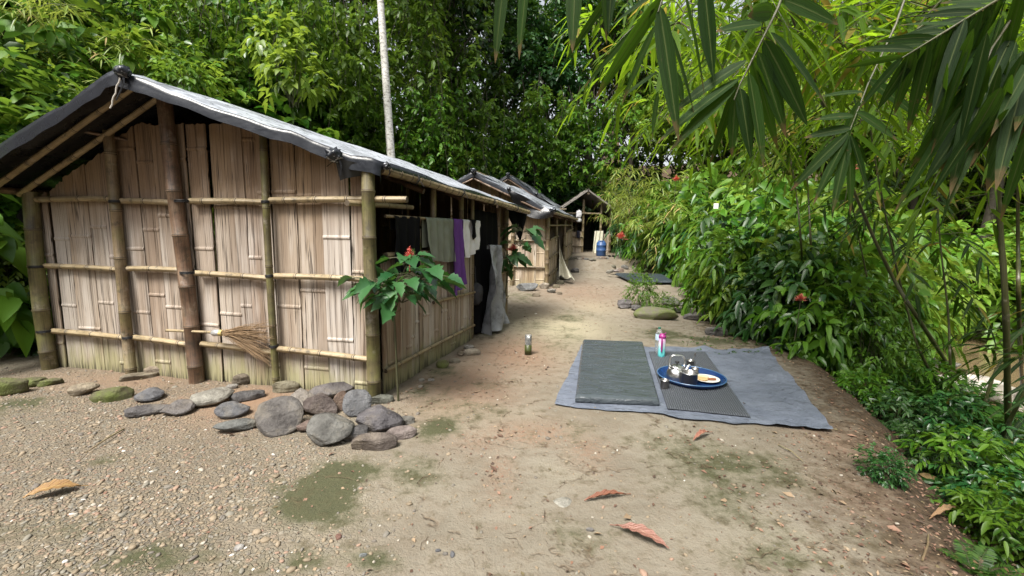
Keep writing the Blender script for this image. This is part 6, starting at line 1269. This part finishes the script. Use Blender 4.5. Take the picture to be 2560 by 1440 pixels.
leaf_set('hanging bamboo branch of five broad leaves at the top centre', [P(1700, -420, 1.5), P(1600, -200, 1.35), P(1450, -120, 1.3), P(1290, -90, 1.3)],
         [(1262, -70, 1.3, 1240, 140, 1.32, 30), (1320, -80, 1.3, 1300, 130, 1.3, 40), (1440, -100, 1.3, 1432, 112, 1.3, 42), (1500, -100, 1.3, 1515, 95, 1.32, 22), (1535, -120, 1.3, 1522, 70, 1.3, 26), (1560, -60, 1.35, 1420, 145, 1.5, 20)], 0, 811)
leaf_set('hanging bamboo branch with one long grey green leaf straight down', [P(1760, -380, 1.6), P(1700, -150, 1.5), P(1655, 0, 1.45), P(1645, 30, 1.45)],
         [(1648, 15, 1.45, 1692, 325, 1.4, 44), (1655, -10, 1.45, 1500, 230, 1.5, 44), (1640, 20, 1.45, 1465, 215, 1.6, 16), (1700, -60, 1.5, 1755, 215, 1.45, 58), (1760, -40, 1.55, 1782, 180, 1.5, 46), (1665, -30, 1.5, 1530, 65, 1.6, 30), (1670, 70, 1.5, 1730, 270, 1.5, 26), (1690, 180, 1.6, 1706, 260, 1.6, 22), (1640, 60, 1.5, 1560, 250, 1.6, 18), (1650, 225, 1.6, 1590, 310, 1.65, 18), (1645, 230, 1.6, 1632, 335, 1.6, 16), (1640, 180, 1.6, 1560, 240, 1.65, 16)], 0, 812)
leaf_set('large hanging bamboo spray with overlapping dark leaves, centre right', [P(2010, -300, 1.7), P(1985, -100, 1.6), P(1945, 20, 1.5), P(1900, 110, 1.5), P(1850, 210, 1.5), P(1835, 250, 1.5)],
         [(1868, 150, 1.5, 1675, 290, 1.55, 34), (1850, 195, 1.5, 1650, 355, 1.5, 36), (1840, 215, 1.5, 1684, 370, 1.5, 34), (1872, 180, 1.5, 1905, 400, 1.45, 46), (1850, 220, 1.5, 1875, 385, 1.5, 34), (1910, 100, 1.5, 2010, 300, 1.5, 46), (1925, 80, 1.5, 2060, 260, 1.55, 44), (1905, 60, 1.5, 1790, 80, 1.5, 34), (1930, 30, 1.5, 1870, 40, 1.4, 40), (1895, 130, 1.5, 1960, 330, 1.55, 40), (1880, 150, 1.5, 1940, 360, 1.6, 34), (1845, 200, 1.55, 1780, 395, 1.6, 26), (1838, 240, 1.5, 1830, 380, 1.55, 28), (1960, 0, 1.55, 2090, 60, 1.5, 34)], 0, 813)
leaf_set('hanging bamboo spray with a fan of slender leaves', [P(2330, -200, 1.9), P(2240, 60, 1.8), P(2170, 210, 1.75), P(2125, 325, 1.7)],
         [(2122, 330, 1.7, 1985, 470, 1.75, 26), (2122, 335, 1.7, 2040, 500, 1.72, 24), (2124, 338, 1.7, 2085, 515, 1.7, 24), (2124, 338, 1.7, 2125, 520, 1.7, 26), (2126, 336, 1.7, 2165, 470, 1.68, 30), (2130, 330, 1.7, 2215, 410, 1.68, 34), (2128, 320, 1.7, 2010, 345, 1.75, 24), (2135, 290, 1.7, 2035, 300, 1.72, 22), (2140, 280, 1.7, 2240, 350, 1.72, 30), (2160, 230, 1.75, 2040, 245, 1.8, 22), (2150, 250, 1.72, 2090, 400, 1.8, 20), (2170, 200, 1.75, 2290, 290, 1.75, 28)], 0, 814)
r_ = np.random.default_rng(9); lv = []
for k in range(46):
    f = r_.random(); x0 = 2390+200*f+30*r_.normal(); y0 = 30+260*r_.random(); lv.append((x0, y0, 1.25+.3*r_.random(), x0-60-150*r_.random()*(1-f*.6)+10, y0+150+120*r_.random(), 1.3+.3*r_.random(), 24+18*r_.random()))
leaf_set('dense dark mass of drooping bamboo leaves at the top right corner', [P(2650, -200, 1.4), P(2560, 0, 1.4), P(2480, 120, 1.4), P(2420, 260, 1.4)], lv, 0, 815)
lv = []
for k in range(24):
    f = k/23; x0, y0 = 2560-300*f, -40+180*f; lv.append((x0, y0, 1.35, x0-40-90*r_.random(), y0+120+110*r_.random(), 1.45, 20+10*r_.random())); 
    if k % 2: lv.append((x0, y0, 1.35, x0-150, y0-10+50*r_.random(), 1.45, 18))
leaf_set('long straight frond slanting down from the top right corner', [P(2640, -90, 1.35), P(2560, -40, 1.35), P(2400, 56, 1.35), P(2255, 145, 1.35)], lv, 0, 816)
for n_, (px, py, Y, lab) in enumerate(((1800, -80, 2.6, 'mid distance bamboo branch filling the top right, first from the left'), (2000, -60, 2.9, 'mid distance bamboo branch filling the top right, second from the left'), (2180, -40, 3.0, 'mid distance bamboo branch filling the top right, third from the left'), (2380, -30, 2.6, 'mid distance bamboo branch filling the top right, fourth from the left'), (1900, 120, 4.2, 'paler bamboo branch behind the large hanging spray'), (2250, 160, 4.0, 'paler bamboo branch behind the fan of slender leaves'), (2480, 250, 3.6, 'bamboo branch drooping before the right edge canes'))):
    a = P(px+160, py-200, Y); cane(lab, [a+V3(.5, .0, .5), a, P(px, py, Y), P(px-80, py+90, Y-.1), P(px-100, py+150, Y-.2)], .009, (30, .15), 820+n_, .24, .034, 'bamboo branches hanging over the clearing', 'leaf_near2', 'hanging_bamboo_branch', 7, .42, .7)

# unseen canes added over the bank and camera to shade the right foreground
for n_, (bx, by, pts) in enumerate(((4.4, 1.6, [(4.5, 1.2, 2.0), (4.0, .4, 3.6), (2.8, -.2, 4.6), (1.4, -.8, 4.9)]), (4.2, .6, [(4.2, .4, 2.2), (3.6, -.2, 3.8), (2.5, -.9, 4.5), (1.2, -1.4, 4.6)]))):
    cane('unseen bamboo cane arching over the right bank, added for its shade', [V3(bx, by, zt1(bx, by)-.1)]+[V3(*p) for p in pts], .026, (80, .40), 860+n_, .30, .045, 'unseen canes added for shade over the right bank', 'leaf_near', 'bamboo_cane', 8, .75, .5)

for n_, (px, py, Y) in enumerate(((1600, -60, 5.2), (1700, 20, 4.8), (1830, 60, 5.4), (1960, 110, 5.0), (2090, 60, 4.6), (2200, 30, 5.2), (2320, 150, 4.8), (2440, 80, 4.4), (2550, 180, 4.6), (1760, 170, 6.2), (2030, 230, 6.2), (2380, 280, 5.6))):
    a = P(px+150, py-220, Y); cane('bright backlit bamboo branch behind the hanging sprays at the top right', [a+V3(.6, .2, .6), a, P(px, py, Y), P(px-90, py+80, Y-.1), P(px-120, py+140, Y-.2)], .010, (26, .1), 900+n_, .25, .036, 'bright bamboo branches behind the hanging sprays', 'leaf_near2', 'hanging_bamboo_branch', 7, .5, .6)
# ------------------------------------------------------------------ light, sky, camera
world = bpy.data.worlds.new('World'); scn.world = world; world.use_nodes = True; wn = world.node_tree
bg = next(n for n in wn.nodes if n.type == 'BACKGROUND'); NW = NT(wn)
SUN_EL, SUN_AZ = math.radians(58), math.radians(215)      # azimuth clockwise from +Y
sky = NW.n('ShaderNodeTexSky', sky_type='NISHITA', sun_disc=False, sun_elevation=SUN_EL, sun_rotation=SUN_AZ, air_density=1.2, dust_density=4.0, ozone_density=.6)
hs = NW.n('ShaderNodeHueSaturation', {'Saturation': .28, 'Value': 1.0, 'Color': sky.outputs[0]})
wn.links.new(hs.outputs[0], bg.inputs[0]); bg.inputs[1].default_value = .095
sl = bpy.data.lights.new('sun', 'SUN'); sl.energy = 3.2; sl.angle = math.radians(24); sl.color = (1, .96, .88)
so = bpy.data.objects.new('sun', sl); COL.objects.link(so)
sd_ = Vector((math.sin(SUN_AZ)*math.cos(SUN_EL), math.cos(SUN_AZ)*math.cos(SUN_EL), math.sin(SUN_EL)))
so.rotation_euler = sd_.to_track_quat('Z', 'Y').to_euler(); so.location = (0, -6, 12)
cd = bpy.data.cameras.new('camera'); cam = bpy.data.objects.new('camera', cd); COL.objects.link(cam)
cd.sensor_width = 36; cd.lens = 36*FOC/2560; cd.clip_start = .03; cd.clip_end = 400
mt = Matrix(((_R[0], _U[0], -_F[0], 0), (_R[1], _U[1], -_F[1], 0), (_R[2], _U[2], -_F[2], CH), (0, 0, 0, 1))); cam.matrix_world = mt
scn.camera = cam
vs = scn.view_settings; vs.view_transform = 'Standard'; vs.look = 'None'; vs.gamma = 1; vs.exposure = EXPOSURE; vs.use_curve_mapping = False
cy_ = scn.cycles; cy_.max_bounces = 6; cy_.diffuse_bounces = 3; cy_.glossy_bounces = 2; cy_.transmission_bounces = 5; cy_.transparent_max_bounces = 4; cy_.sample_clamp_indirect = 6; cy_.use_denoising = True
cy_.caustics_reflective = False; cy_.caustics_refractive = False
for o in scn.objects:
    if '_w' in o.keys(): del o['_w']
